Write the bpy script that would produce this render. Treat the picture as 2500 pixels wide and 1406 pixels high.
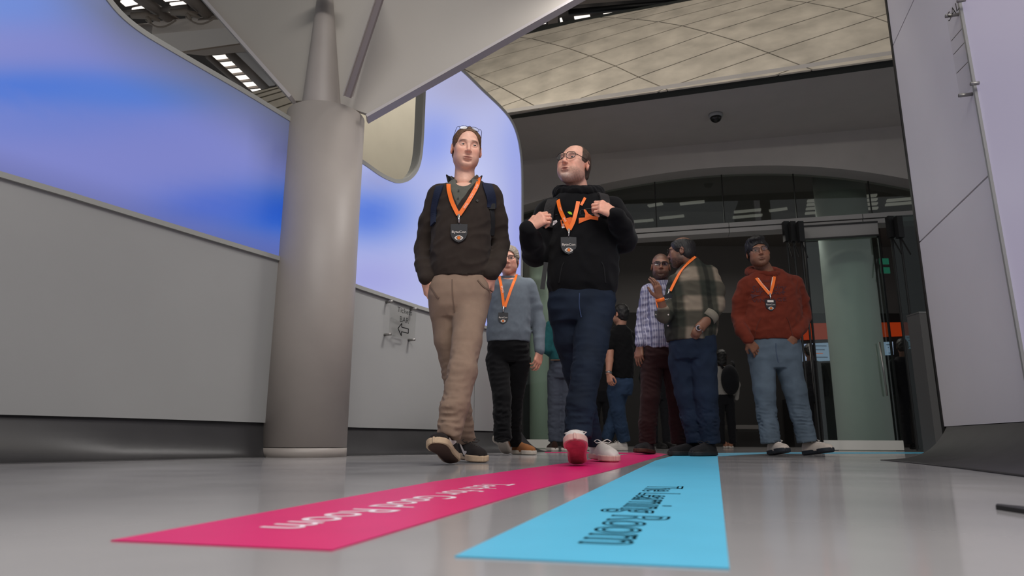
import bpy, bmesh, math, random
import numpy as np
from mathutils import Vector, Matrix
from mathutils.bvhtree import BVHTree
from mathutils.geometry import tessellate_polygon

for _o in list(bpy.data.objects): bpy.data.objects.remove(_o)
scene = bpy.context.scene
COL = scene.collection
# ------------------------------------------------------------------ camera
FPX = 1667.0; CX, CY = 1250.0, 703.0
CAM_H = 0.112
PITCH = math.atan((1075.4 - CY) / FPX)
ROLL = 0.0035
CAMR = Matrix.Rotation(math.pi/2 + PITCH, 3, 'X') @ Matrix.Rotation(ROLL, 3, 'Z')
CAML = Vector((0, 0, CAM_H))
cd = bpy.data.cameras.new('camera'); cam = bpy.data.objects.new('camera', cd); COL.objects.link(cam)
cam.matrix_world = Matrix.Translation(CAML) @ CAMR.to_4x4()
cd.sensor_width = 36.0; cd.lens = 36.0*FPX/2500.0; cd.clip_start = 0.02; cd.clip_end = 200
cd.dof.use_dof = True; cd.dof.focus_distance = 3.7; cd.dof.aperture_fstop = 5.0
scene.camera = cam
# ------------------------------------------------------------------ world, light, exposure
vs = scene.view_settings
vs.view_transform = 'Standard'; vs.look = 'None'; vs.gamma = 1.0; vs.use_curve_mapping = False; vs.exposure = 0.0
w = bpy.data.worlds.new('world'); scene.world = w; w.use_nodes = True
w.node_tree.nodes['Background'].inputs[0].default_value = (0.93, 0.96, 1.0, 1)
w.node_tree.nodes['Background'].inputs[1].default_value = 0.23
def area_light(name, loc, target, sx, sy, power, color):
    l = bpy.data.lights.new(name, 'AREA'); l.shape = 'RECTANGLE'; l.size = sx; l.size_y = sy
    l.energy = power; l.color = color
    o = bpy.data.objects.new(name, l); COL.objects.link(o); o.location = loc
    o.rotation_euler = (Vector(target)-Vector(loc)).to_track_quat('-Z', 'Y').to_euler()
    return o
for _i, _p in enumerate((18, 38, 66, 78, 60, 26, 9, 4)):        # slatted skylight strips of the hall roof
    area_light('skylight_strip', (0.9, -2.6+0.8*_i, 4.5), (0.8, -1.7+0.8*_i, 0.2), 4.2, 0.26, _p*0.92, (1.0, 0.96, 0.92))
area_light('wall_fill_light', (1.1, 5.0, 4.0), (-0.75, 5.85, 0.7), 1.0, 0.3, 17, (1.0, 0.96, 0.93)).data.spread = math.radians(75)  # added fill without a fixture, brightens the far part of the left wall
area_light('foyer_fill_light', (4.0, 12.0, 4.0), (4.0, 12.0, 0), 4.0, 1.5, 62, (1.0, 0.95, 0.88))  # added area light that lifts the foyer, no fixture behind it
area_light('roof_lamp', (1.6, 4.6, 8.2), (2.2, 8.8, 5.2), 3.0, 1.0, 88, (1.0, 0.92, 0.82))
area_light('cream_wall_fill_light', (-1.05, 6.0, 5.6), (-1.25, 7.0, 2.7), 1.2, 0.5, 60, (1.0, 0.95, 0.86))  # added out of view in the gap to brighten the cream wall

# ------------------------------------------------------------------ pixel helpers
def ray(u, v):
    return (CAMR @ Vector(((u-CX)/FPX, (CY-v)/FPX, -1.0)))
def at_y(u, v, Y):
    d = ray(u, v); return CAML + d*(Y/d.y)
def at_z(u, v, z=0.0):
    d = ray(u, v); return CAML + d*((z-CAM_H)/d.z)
def at_pl(u, v, p0, n):
    d = ray(u, v); p0 = Vector(p0); n = Vector(n); return CAML + d*((p0-CAML).dot(n)/d.dot(n))
def project(p):
    q = CAMR.transposed() @ (Vector(p)-CAML); return (CX - q.x/q.z*FPX, CY + q.y/q.z*FPX)

# ------------------------------------------------------------------ materials
MATS = {}
def lin(c):
    return tuple(((x/255)/12.92 if x/255 <= 0.04045 else ((x/255+0.055)/1.055)**2.4) for x in c)
def mat(name, color=(0.5, 0.5, 0.5), rough=0.6, metal=0.0, var=0.0, vscale=4.0, bump=0.0, bscale=60.0, spec=0.5,
        bstretch=(1, 1, 1), attr=None, sheen=0.0, coat=0.0):
    if name in MATS: return MATS[name]
    m = bpy.data.materials.new(name); m.use_nodes = True; MATS[name] = m
    nt = m.node_tree; b = nt.nodes['Principled BSDF']
    b.inputs['Base Color'].default_value = (*color, 1); b.inputs['Roughness'].default_value = rough
    b.inputs['Metallic'].default_value = metal; b.inputs['Specular IOR Level'].default_value = spec
    if sheen: b.inputs['Sheen Weight'].default_value = sheen
    if coat: b.inputs['Coat Weight'].default_value = coat
    tc = nt.nodes.new('ShaderNodeTexCoord')
    src = None
    if attr:
        a = nt.nodes.new('ShaderNodeAttribute'); a.attribute_name = attr; src = a.outputs['Color']
    if var:
        n = nt.nodes.new('ShaderNodeTexNoise'); n.inputs['Scale'].default_value = vscale; n.inputs['Detail'].default_value = 5
        nt.links.new(tc.outputs['Object'], n.inputs['Vector'])
        mr = nt.nodes.new('ShaderNodeMapRange'); mr.inputs[1].default_value = 0.3; mr.inputs[2].default_value = 0.7
        mr.inputs[3].default_value = 1-var; mr.inputs[4].default_value = 1+var
        nt.links.new(n.outputs['Fac'], mr.inputs[0])
        mx = nt.nodes.new('ShaderNodeVectorMath'); mx.operation = 'SCALE'
        if src: nt.links.new(src, mx.inputs[0])
        else: mx.inputs[0].default_value = color
        nt.links.new(mr.outputs[0], mx.inputs['Scale']); src = mx.outputs[0]
    if src: nt.links.new(src, b.inputs['Base Color'])
    if bump:
        mp = nt.nodes.new('ShaderNodeMapping'); mp.inputs['Scale'].default_value = bstretch
        nt.links.new(tc.outputs['Object'], mp.inputs['Vector'])
        n2 = nt.nodes.new('ShaderNodeTexNoise'); n2.inputs['Scale'].default_value = bscale; n2.inputs['Detail'].default_value = 6
        nt.links.new(mp.outputs[0], n2.inputs['Vector'])
        bp = nt.nodes.new('ShaderNodeBump'); bp.inputs['Strength'].default_value = bump; bp.inputs['Distance'].default_value = 0.01
        nt.links.new(n2.outputs['Fac'], bp.inputs['Height']); nt.links.new(bp.outputs[0], b.inputs['Normal'])
    return m
def emat(name, color, strength=1.0, attr=None, base=(0.02, 0.02, 0.02)):
    if name in MATS: return MATS[name]
    m = bpy.data.materials.new(name); m.use_nodes = True; MATS[name] = m
    nt = m.node_tree; b = nt.nodes['Principled BSDF']
    b.inputs['Base Color'].default_value = (*base, 1); b.inputs['Roughness'].default_value = 0.35
    b.inputs['Emission Color'].default_value = (*color, 1); b.inputs['Emission Strength'].default_value = strength
    if attr:
        a = nt.nodes.new('ShaderNodeAttribute'); a.attribute_name = attr
        nt.links.new(a.outputs['Color'], b.inputs['Emission Color'])
    return m
def glass(name, tint=(0.75, 0.85, 0.82), refl=0.10, rough=0.02):
    if name in MATS: return MATS[name]
    m = bpy.data.materials.new(name); m.use_nodes = True; MATS[name] = m
    nt = m.node_tree; nt.nodes.clear()
    o = nt.nodes.new('ShaderNodeOutputMaterial'); mx = nt.nodes.new('ShaderNodeMixShader')
    t = nt.nodes.new('ShaderNodeBsdfTransparent'); t.inputs[0].default_value = (*tint, 1)
    g = nt.nodes.new('ShaderNodeBsdfGlossy'); g.inputs['Roughness'].default_value = rough; g.inputs[0].default_value = (1, 1, 1, 1)
    mx.inputs[0].default_value = refl
    nt.links.new(t.outputs[0], mx.inputs[1]); nt.links.new(g.outputs[0], mx.inputs[2]); nt.links.new(mx.outputs[0], o.inputs[0])
    return m

# ------------------------------------------------------------------ object helpers
def tag(o, label=None, cat=None, group=None, kind=None):
    if label: o['label'] = label
    if cat: o['category'] = cat
    if group: o['group'] = group
    if kind: o['kind'] = kind
    return o
def empty(name, loc=(0, 0, 0)):
    o = bpy.data.objects.new(name, None); COL.objects.link(o); o.location = loc; o.empty_display_size = 0.1
    return o
def mesh(name, V, F, m=None, parent=None, smooth=False, local=None, colors=None):
    """V world coordinates; made local to parent's location when parented."""
    V = np.asarray([tuple(v) for v in V] if not isinstance(V, np.ndarray) else V, dtype=np.float64).reshape(-1, 3)
    if parent is not None: V = V - np.array(root_loc(parent))
    me = bpy.data.meshes.new(name)
    me.from_pydata(V.tolist(), [], [tuple(int(i) for i in f) for f in F]); me.update()
    if smooth: me.polygons.foreach_set('use_smooth', np.ones(len(me.polygons), dtype=bool))
    if m is not None: me.materials.append(m)
    if colors is not None:
        ca = me.color_attributes.new('Col', 'FLOAT_COLOR', 'POINT')
        c4 = np.ones((len(V), 4), dtype=np.float32); c4[:, :3] = colors
        ca.data.foreach_set('color', c4.ravel())
    o = bpy.data.objects.new(name, me); COL.objects.link(o)
    if parent is not None: o.parent = parent
    return o
def root_loc(p):
    l = Vector((0, 0, 0))
    while p is not None: l = l + p.location; p = p.parent
    return l
class MB:
    """collects pieces of ONE part"""
    def __init__(s): s.V = []; s.F = []
    def add(s, V, F):
        n = len(s.V); s.V += [Vector(v) for v in V]; s.F += [tuple(i+n for i in f) for f in F]; return s
    def box(s, lo, hi):
        x0, y0, z0 = lo; x1, y1, z1 = hi
        return s.add([(x0,y0,z0),(x1,y0,z0),(x1,y1,z0),(x0,y1,z0),(x0,y0,z1),(x1,y0,z1),(x1,y1,z1),(x0,y1,z1)],
              [(0,3,2,1),(4,5,6,7),(0,1,5,4),(1,2,6,5),(2,3,7,6),(3,0,4,7)])
    def bar(s, a, b, wx, wy=None, up=(0, 0, 1)):
        a = Vector(a); b = Vector(b); d = (b-a).normalized(); up = Vector(up)
        if abs(d.dot(up)) > 0.98: up = Vector((0, 1, 0))
        x = d.cross(up).normalized(); y = x.cross(d).normalized(); wy = wy or wx
        q = [x*sx*wx/2+y*sy*wy/2 for sx, sy in ((-1,-1),(1,-1),(1,1),(-1,1))]
        return s.add([a+k for k in q]+[b+k for k in q], [(0,3,2,1),(4,5,6,7),(0,1,5,4),(1,2,6,5),(2,3,7,6),(3,0,4,7)])
    def tube(s, pts, r, n=10, closed=False):
        pts = [Vector(p) for p in pts]; m = len(pts); rs = r if isinstance(r, (list, tuple)) else [r]*m
        V = []; F = []; prev = None
        for i, p in enumerate(pts):
            a = pts[(i-1) % m] if (closed or i > 0) else p; b = pts[(i+1) % m] if (closed or i < m-1) else p
            d = (b-a).normalized()
            if prev is None: prev = d.orthogonal().normalized()
            x = (prev - d*prev.dot(d)).normalized(); prev = x; y = d.cross(x)
            V += [p + (x*math.cos(t)+y*math.sin(t))*rs[i] for t in [2*math.pi*k/n for k in range(n)]]
        for i in range(m if closed else m-1):
            j = (i+1) % m
            for k in range(n): F.append((i*n+k, i*n+(k+1) % n, j*n+(k+1) % n, j*n+k))
        if not closed: F += [tuple(range(n))[::-1], tuple(range((m-1)*n, m*n))]
        return s.add(V, F)
    def poly(s, pts, ext):
        """planar polygon extruded by vector ext"""
        pts = [Vector(p) for p in pts]; n = len(pts); ext = Vector(ext)
        tri = tessellate_polygon([pts]); V = pts+[p+ext for p in pts]
        F = [tuple(t) for t in tri]+[tuple(i+n for i in t[::-1]) for t in tri]
        F += [(i, (i+1) % n, (i+1) % n+n, i+n) for i in range(n)]
        return s.add(V, F)
    def build(s, name, m, parent=None, smooth=False):
        o = mesh(name, s.V, s.F, m, parent, smooth)
        bm = bmesh.new(); bm.from_mesh(o.data); bmesh.ops.recalc_face_normals(bm, faces=bm.faces); bm.to_mesh(o.data); bm.free()
        return o
def bez(pts, n=8):
    """Catmull-Rom through 2-D / 3-D points"""
    P = [np.array(p, dtype=float) for p in pts]; P = [2*P[0]-P[1]]+P+[2*P[-1]-P[-2]]; out = []
    for i in range(1, len(P)-2):
        for k in range(n):
            t = k/n
            out.append(0.5*((2*P[i])+(-P[i-1]+P[i+1])*t+(2*P[i-1]-5*P[i]+4*P[i+1]-P[i+2])*t*t+(-P[i-1]+3*P[i]-3*P[i+1]+P[i+2])*t**3))
    out.append(P[-2]); return [tuple(p) for p in out]
def text2d(body, size=1.0, extrude=0.0, outline=0.0, res=3, spacing=1.0):
    """triangulated text in the xy plane, centred: (verts, faces, width, height)"""
    c = bpy.data.curves.new('txt', 'FONT'); c.body = body; c.size = size; c.resolution_u = res
    c.align_x = 'CENTER'; c.align_y = 'CENTER'; c.space_character = spacing
    if outline:
        c.fill_mode = 'NONE'; c.bevel_depth = outline; c.bevel_resolution = 0
    if extrude and not outline: c.extrude = extrude
    o = bpy.data.objects.new('txt', c); COL.objects.link(o)
    dg = bpy.context.evaluated_depsgraph_get(); e = o.evaluated_get(dg); me = e.to_mesh()
    V = [v.co.copy() for v in me.vertices]; F = [tuple(p.vertices) for p in me.polygons]
    e.to_mesh_clear(); bpy.data.objects.remove(o); bpy.data.curves.remove(c)
    xs = [v.x for v in V]; ys = [v.y for v in V]
    cx = (min(xs)+max(xs))/2; cy = (min(ys)+max(ys))/2
    for v in V: v.x -= cx; v.y -= cy
    return V, F, max(xs)-min(xs), max(ys)-min(ys)
# ================================================================== THE SETTING
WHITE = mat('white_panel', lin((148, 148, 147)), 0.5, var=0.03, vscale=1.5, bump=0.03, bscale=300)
TRIM = mat('trim_grey', lin((150, 150, 146)), 0.4)
DARK = mat('dark_metal', lin((30, 28, 27)), 0.45, metal=0.3)
BLACK = mat('black', lin((14, 14, 15)), 0.5)
STEEL = mat('steel', lin((150, 148, 145)), 0.35, metal=0.8)
SATIN = mat('satin_grey', lin((104, 102, 100)), 0.4, metal=0.4)
GLASS = glass('clear_glass', (0.80, 0.88, 0.85), 0.07)
GLASSD = glass('tinted_glass', (0.70, 0.74, 0.72), 0.045)
ACRYL = glass('acrylic', (0.965, 0.965, 0.96), 0.03, 0.1)

# ---- floor: polished resin
def floor_mat():
    m = mat('polished_floor', lin((128, 127, 128)), 0.16)
    nt = m.node_tree; b = nt.nodes['Principled BSDF']; tc = nt.nodes.new('ShaderNodeTexCoord')
    n = nt.nodes.new('ShaderNodeTexNoise'); n.inputs['Scale'].default_value = 1.3; n.inputs['Detail'].default_value = 6
    nt.links.new(tc.outputs['Object'], n.inputs['Vector'])
    cr = nt.nodes.new('ShaderNodeValToRGB')
    cr.color_ramp.elements[0].position = 0.3; cr.color_ramp.elements[0].color = (*lin((158, 156, 157)), 1)
    cr.color_ramp.elements[1].position = 0.75; cr.color_ramp.elements[1].color = (*lin((190, 187, 186)), 1)
    nt.links.new(n.outputs['Fac'], cr.inputs[0]); nt.links.new(cr.outputs[0], b.inputs['Base Color'])
    n3 = nt.nodes.new('ShaderNodeTexNoise'); n3.inputs['Scale'].default_value = 3.0; n3.inputs['Detail'].default_value = 4
    nt.links.new(tc.outputs['Object'], n3.inputs['Vector'])
    mr = nt.nodes.new('ShaderNodeMapRange'); mr.inputs[3].default_value = 0.06; mr.inputs[4].default_value = 0.17
    nt.links.new(n3.outputs['Fac'], mr.inputs[0]); nt.links.new(mr.outputs[0], b.inputs['Roughness'])
    b.inputs['Specular IOR Level'].default_value = 0.7
    return m
fl = MB().box((-9, -6, -0.05), (11, 18, 0)).build('floor', floor_mat()); tag(fl, 'polished grey resin floor of the hall', 'floor', kind='structure')

# ---- left wall: white lower panels, backlit blue upper panel with swooping top
LA = Vector((-2.45, 3.27, 0)); LT = Vector((0.632, 1, 0)).normalized(); LN = Vector((LT.y, -LT.x, 0))
def onL(u, v, off=0.0): return at_pl(u, v, LA+LN*off, LN)
def Ls(p): return (Vector(p)-LA).dot(LT)
def Lp(s, z, off=0.0): return LA+LT*s+LN*off+Vector((0, 0, z))
wl = empty('wall_left', LA); tag(wl, 'long leaning wall with white lower panels under a backlit blue panel', 'wall', kind='structure')
band_px = [(-260, 345), (0, 425), (160, 472), (330, 524), (500, 576), (700, 636), (880, 702), (1020, 749), (1180, 797), (1262, 818)]
band = [(Ls(onL(u, v)), onL(u, v).z) for u, v in band_px]
bot_px = [(-260, 1005), (0, 1012), (300, 1020), (630, 1031), (860, 1043), (1157, 1051), (1272, 1054)]
bot = [(Ls(onL(u, v)), onL(u, v).z) for u, v in bot_px]
def interp(tab, s):
    return float(np.interp(s, [a for a, _ in tab], [b for _, b in tab]))
s_end = bot[-1][0]
s_near = -3.2
band = [(s_near, band[0][1])]+band; bot = [(s_near, bot[0][1])]+bot
cuts = [s_near, Ls(onL(740, 1030)), Ls(onL(1157, 1030)), s_end]
for a, b in zip(cuts[:-1], cuts[1:]):
    a += 0.004; b -= 0.004
    ss = np.linspace(a, b, 14)
    pts = [Lp(s, interp(bot, s)) for s in ss]+[Lp(s, interp(band, s)-0.012) for s in ss[::-1]]
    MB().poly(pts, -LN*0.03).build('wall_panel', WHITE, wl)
core = [Lp(s_near, 0.0, -0.10), Lp(s_end-0.02, 0.0, -0.10), Lp(s_end-0.02, band[-1][1], -0.10), Lp(s_near, 1.7, -0.10)]
MB().poly(core, -LN*0.10).build('wall_core', mat('core_grey', lin((90, 90, 90)), 0.8), wl)
# backlit panel outline (pixels on the wall plane)
top_px = [(-260, -260), (150, -160), (225, -60), (265, 0), (300, 40), (345, 76), (400, 110), (500, 168), (600, 226), (705, 290), (800, 346), (880, 393), (925, 424),
          (952, 438), (972, 443), (995, 437), (1014, 418), (1024, 390), (1029, 350), (1032, 290), (1035, 210), (1037, 120), (1060, 118), (1128, 172),
          (1180, 222), (1222, 262), (1246, 292), (1261, 326), (1270, 370), (1274, 430), (1274, 560), (1272, 700), (1266, 815)]
edge_px = bez(top_px[1:], 5)
low = [Lp(s, z) for s, z in band[1:]]
outline = [onL(u, v) for u, v in edge_px]
near_top = [Lp(s_near, 5.5), ]
outline3 = near_top+[onL(*top_px[0])]+outline[:]+[Lp(s, z) for s, z in band[::-1]]
ln2 = [(Ls(p), p.z) for p in outline3]
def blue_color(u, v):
    """sRGB glow of the backlit panel: print bands plus uneven backlight brightness"""
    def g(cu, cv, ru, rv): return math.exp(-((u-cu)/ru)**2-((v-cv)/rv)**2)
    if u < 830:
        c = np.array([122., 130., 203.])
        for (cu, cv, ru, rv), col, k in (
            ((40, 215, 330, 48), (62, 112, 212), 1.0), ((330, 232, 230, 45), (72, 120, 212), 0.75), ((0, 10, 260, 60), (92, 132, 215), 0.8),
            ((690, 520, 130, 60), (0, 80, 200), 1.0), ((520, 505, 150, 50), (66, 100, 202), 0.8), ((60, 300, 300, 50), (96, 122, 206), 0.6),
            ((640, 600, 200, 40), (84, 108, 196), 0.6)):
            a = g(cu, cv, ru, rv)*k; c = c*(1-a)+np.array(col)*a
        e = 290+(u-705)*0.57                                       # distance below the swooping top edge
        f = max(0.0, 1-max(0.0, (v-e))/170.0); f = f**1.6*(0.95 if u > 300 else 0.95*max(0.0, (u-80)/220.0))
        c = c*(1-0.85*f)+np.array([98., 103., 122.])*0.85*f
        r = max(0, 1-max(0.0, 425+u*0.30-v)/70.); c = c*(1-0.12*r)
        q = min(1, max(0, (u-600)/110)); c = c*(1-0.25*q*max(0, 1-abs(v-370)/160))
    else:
        c = np.array([184., 189., 234.])  # brighter base: stronger backlight seen on this part, put into the colour
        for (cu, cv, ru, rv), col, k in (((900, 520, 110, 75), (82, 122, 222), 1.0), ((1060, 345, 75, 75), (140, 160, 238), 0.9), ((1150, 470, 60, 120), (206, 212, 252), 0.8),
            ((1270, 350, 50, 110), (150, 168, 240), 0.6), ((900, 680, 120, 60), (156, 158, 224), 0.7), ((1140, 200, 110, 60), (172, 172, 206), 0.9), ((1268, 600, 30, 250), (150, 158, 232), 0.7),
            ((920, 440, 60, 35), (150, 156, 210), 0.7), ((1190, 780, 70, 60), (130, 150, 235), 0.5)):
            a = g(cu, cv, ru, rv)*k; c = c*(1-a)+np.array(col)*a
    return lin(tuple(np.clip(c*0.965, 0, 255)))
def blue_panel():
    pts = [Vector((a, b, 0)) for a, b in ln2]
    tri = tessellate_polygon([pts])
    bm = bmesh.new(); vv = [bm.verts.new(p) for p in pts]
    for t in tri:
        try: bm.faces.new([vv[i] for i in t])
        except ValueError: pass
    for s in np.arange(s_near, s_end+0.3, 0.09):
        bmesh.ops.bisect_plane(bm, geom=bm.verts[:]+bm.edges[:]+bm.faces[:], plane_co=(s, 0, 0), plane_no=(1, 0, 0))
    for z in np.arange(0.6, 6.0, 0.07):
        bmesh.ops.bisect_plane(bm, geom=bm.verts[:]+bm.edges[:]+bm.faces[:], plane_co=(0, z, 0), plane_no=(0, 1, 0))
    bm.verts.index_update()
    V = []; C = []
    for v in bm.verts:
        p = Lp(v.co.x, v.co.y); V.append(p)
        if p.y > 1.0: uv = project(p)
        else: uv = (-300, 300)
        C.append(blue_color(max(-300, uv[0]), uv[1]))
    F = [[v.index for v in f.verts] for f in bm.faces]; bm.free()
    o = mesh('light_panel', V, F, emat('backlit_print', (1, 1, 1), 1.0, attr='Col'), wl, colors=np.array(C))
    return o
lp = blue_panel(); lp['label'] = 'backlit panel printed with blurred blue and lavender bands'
MB().poly([Lp(a, b, -0.006) for a, b in ln2], -LN*0.09).build('panel_back', TRIM, wl)
# trim strips along the swooping edge and under the band
def strip(path, w, d, name, m, parent):
    """mitred strip swept along a path in the wall plane: w in the plane, d out of it"""
    Q = [path[0]]
    for q in path[1:]:
        if (q-Q[-1]).length > 0.012: Q.append(q)
    V = []; F = []
    for i, q in enumerate(Q):
        t = (Q[min(i+1, len(Q)-1)]-Q[max(i-1, 0)]).normalized(); sd = t.cross(LN).normalized()
        V += [q+sd*w/2+LN*d/2, q-sd*w/2+LN*d/2, q-sd*w/2-LN*d/2, q+sd*w/2-LN*d/2]
    for i in range(len(Q)-1):
        a, b = 4*i, 4*i+4; F += [(a+k, a+(k+1) % 4, b+(k+1) % 4, b+k) for k in range(4)]
    F += [(0, 1, 2, 3), tuple(len(V)-4+k for k in (3, 2, 1, 0))]
    return MB().add(V, F).build(name, m, parent)
strip([p+LN*0.0 for p in outline], 0.034, 0.022, 'edge_trim', TRIM, wl)
strip([Lp(s, z-0.006, 0.012) for s, z in band], 0.03, 0.018, 'rail', TRIM, wl)

# cream return seen through the swoop of the light wall
IN = -1.25
pts = [at_pl(u, v, LA+LN*IN, LN) for u, v in ((800, 140), (1075, 90), (1075, 600), (800, 560))]
o = MB().poly(pts, -LN*0.08).build('wall_inner', mat('cream_wall', lin((222, 214, 196)), 0.6, var=0.03)); tag(o, 'cream wall seen through the swoop of the blue light wall', 'wall', kind='structure')

# coved skirting
def cove(name, toe, top, m, lab, pw=2.6, lip=0.004):
    V = []; F = []; N = 12
    for t, p in zip(toe, top):
        for k in range(N+1):
            e = k/N; q = t.lerp(p, e); q.z = lip+(p.z-lip)*e**pw; V.append(q)
        V.append(Vector((t.x, t.y, 0)))
    M = N+2
    for i in range(len(toe)-1):
        for k in range(N): F.append((i*M+k, i*M+k+1, (i+1)*M+k+1, (i+1)*M+k))
        F.append((i*M+N+1, i*M, (i+1)*M, (i+1)*M+N+1))
    o = mesh(name, V, F, m, None, True); tag(o, lab, 'skirting', kind='structure'); return o
COVE = mat('rubber_skirting', lin((54, 53, 54)), 0.36, var=0.15, vscale=2.5, bump=0.05, bscale=30)
def toeL(s):
    # the toe of the skirting on the floor, from the floor line in the photograph
    tab = [Ls(at_z(u, v)) for u, v in ((0, 1133), (627, 1117), (1200, 1107))]
    return None
tp = [at_z(u, v) for u, v in ((0, 1133), (320, 1125), (627, 1117), (900, 1112), (1200, 1106))]
d0 = (tp[1]-tp[0]).normalized()
toe = [tp[0]-d0*5.0]+tp+[Lp(s_end+0.25, 0, 0.22)]
top = []
for t in toe:
    s = min(Ls(t), s_end+0.02); top.append(Lp(s, interp(bot, s)+0.03, -0.03))
cove('baseboard_left', toe, top, COVE, 'dark coved rubber skirting under the left white wall')

# ---- right wall
RA = Vector((2.74, 3.65, 0)); RT = Vector((0.269, 0.963, 0)).normalized(); RN = Vector((-RT.y, RT.x, 0))
def onR(u, v, off=0.0): return at_pl(u, v, RA+RN*off, RN)
def Rs(p): return (Vector(p)-RA).dot(RT)
def Rp(s, z, off=0.0): return RA+RT*s+RN*off+Vector((0, 0, z))
wr = empty('wall_right', RA); tag(wr, 'white leaning wall panels on the right with lavender light panel', 'wall', kind='structure')
ebot, etop = onR(2305, 1041), onR(2160, -40)
rb = onR(2500, 1029); zb = (ebot.z+rb.z)/2
def redge(z):
    f = (z-ebot.z)/(etop.z-ebot.z); return Rs(ebot)+(Rs(etop)-Rs(ebot))*f
def rpoly(px, off, ext, name, m): 
    return MB().poly([onR(u, v, off) if not isinstance(u, Vector) else u for u, v in px], RN*ext).build(name, m, wr)
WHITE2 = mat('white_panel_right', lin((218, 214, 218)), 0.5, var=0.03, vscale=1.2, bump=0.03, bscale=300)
# three panels split by the two slanting joints
j1a, j1b = onR(2231, 0), onR(2176, 120)
j2a, j2b = onR(2412, 430), onR(2246, 590)
def line_sz(a, b): return (Rs(a), a.z, Rs(b), b.z)
def z_on(l, s): return l[1]+(l[3]-l[1])*(s-l[0])/(l[2]-l[0])
l1, l2 = line_sz(j1a, j1b), line_sz(j2a, j2b)
sn = Rs(onR(2500, 900))-3.0
sl = Rs(onR(2440, 560))
g = 0.006
e2 = redge(j2b.z)
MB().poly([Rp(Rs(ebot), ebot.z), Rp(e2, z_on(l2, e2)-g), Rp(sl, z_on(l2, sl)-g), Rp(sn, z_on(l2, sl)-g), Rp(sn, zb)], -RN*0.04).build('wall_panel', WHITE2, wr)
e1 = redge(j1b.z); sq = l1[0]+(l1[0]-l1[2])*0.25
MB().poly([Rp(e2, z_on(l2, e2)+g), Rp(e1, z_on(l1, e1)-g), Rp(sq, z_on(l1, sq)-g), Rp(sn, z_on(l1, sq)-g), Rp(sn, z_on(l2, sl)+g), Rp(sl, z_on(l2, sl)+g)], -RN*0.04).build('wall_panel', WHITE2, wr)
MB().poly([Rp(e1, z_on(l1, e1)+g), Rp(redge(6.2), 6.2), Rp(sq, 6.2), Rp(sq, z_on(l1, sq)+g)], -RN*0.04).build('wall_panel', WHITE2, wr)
MB().poly([Rp(Rs(ebot)-0.03, 0.0, -0.045), Rp(redge(6.2)-0.03, 6.2, -0.045), Rp(sn, 6.2, -0.045), Rp(sn, 0, -0.045)], -RN*0.15).build('wall_core', DARK, wr)
MB().bar(Rp(Rs(ebot)+0.012, 0.0, -0.02), Rp(redge(6.2)+0.012, 6.2, -0.02), 0.03, 0.06, up=RN).build('edge_trim', DARK, wr)
LAV = emat('lavender_light', lin((136, 130, 148)), 0.9, base=(0.25, 0.24, 0.28))
pa, pb = onR(2345, 0, 0.03), onR(2500, 872, 0.03); dd = (pa-pb)
o = MB().poly([pb-dd*0.35, pa+dd*0.4, Rp(sn, (pa+dd*0.4).z, 0.03), Rp(sn, (pb-dd*0.35).z, 0.03)], -RN*0.03).build('light_panel', LAV, wr)
o['label'] = 'dim lavender backlit panel standing proud of the wall'
MB().bar(pb-dd*0.35, pa+dd*0.4, 0.02, 0.03, up=RN).build('panel_edge', TRIM, wr)
tR = [at_z(u, v) for u, v in ((2213, 1129.5), (2340, 1144), (2500, 1165))]
dR = (tR[2]-tR[1]).normalized()
toe = [tR[0]+Vector((0.12, 0.5, 0)), tR[0], tR[1], tR[2], tR[2]+dR*2.6]
top = [Rp(min(Rs(t)+0.35, Rs(ebot)-0.02), zb+0.03, -0.03) for t in toe]
top[0] = Rp(Rs(ebot)-0.01, zb+0.03, -0.03); top[1] = Rp(Rs(ebot)-0.12, zb+0.03, -0.03)
cove('baseboard_right', toe, top, mat('rubber_skirting_right', lin((30, 28, 30)), 0.55, var=0.4, vscale=6, bump=0.06, bscale=40), 'dark coved rubber skirting under the right white wall', pw=3.4)

# ---- back: concrete vault, soffit, wall with arch
FX, FY, FK = 1.77, 9.5, -0.24
FN = Vector((FK, -1, 0)).normalized(); FT = Vector((1, FK, 0)).normalized(); FP = Vector((FX, FY, 0))
def onF(u, v, off=0.0): return at_pl(u, v, FP+FN*off, FN)
def Fp(x, z, off=0.0): return Vector((x, FY+FK*(x-FX), z))+FN*off
SOF = 4.34
B0, B1 = Vector((-0.05, 8.3, SOF)), Vector((3.9, 7.0, SOF))
be = (B1-B0).normalized(); bg = Vector((-be.y, be.x, 0)); bw = bg*math.sin(math.radians(35))+Vector((0, 0, math.cos(math.radians(35))))
CN = be.cross(bw).normalized()
if CN.dot(CAML-B0) < 0: CN = -CN
def onC(u, v, off=0.0): return at_pl(u, v, B0+CN*off, CN)
GREYW = mat('grey_plaster', lin((176, 170, 164)), 0.75, var=0.03)
sof = MB().poly([B0-be*6, B1+be*4, Fp(9.0, SOF), Fp(-6, SOF)], (0, 0, 0.05)).build('ceiling', GREYW); tag(sof, 'smooth grey soffit in front of the glazed entrance', 'ceiling', kind='structure')
arch = bez([(1180, 532), (1280, 500), (1400, 466), (1500, 443), (1600, 426), (1700, 413), (1800, 406), (1900, 404), (2000, 408), (2100, 418), (2215, 437), (2420, 480)], 4)
wb = MB().poly([onF(u, v) for u, v in arch]+[Fp(9.0, SOF), Fp(-6.0, SOF), Fp(-6.0, 0), Fp(-0.25, 0), Fp(-0.25, 2.9)], -FN*0.38).build('wall_back', GREYW)
tag(wb, 'grey wall with a wide shallow arch above the glazed doors', 'wall', kind='structure')
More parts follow.
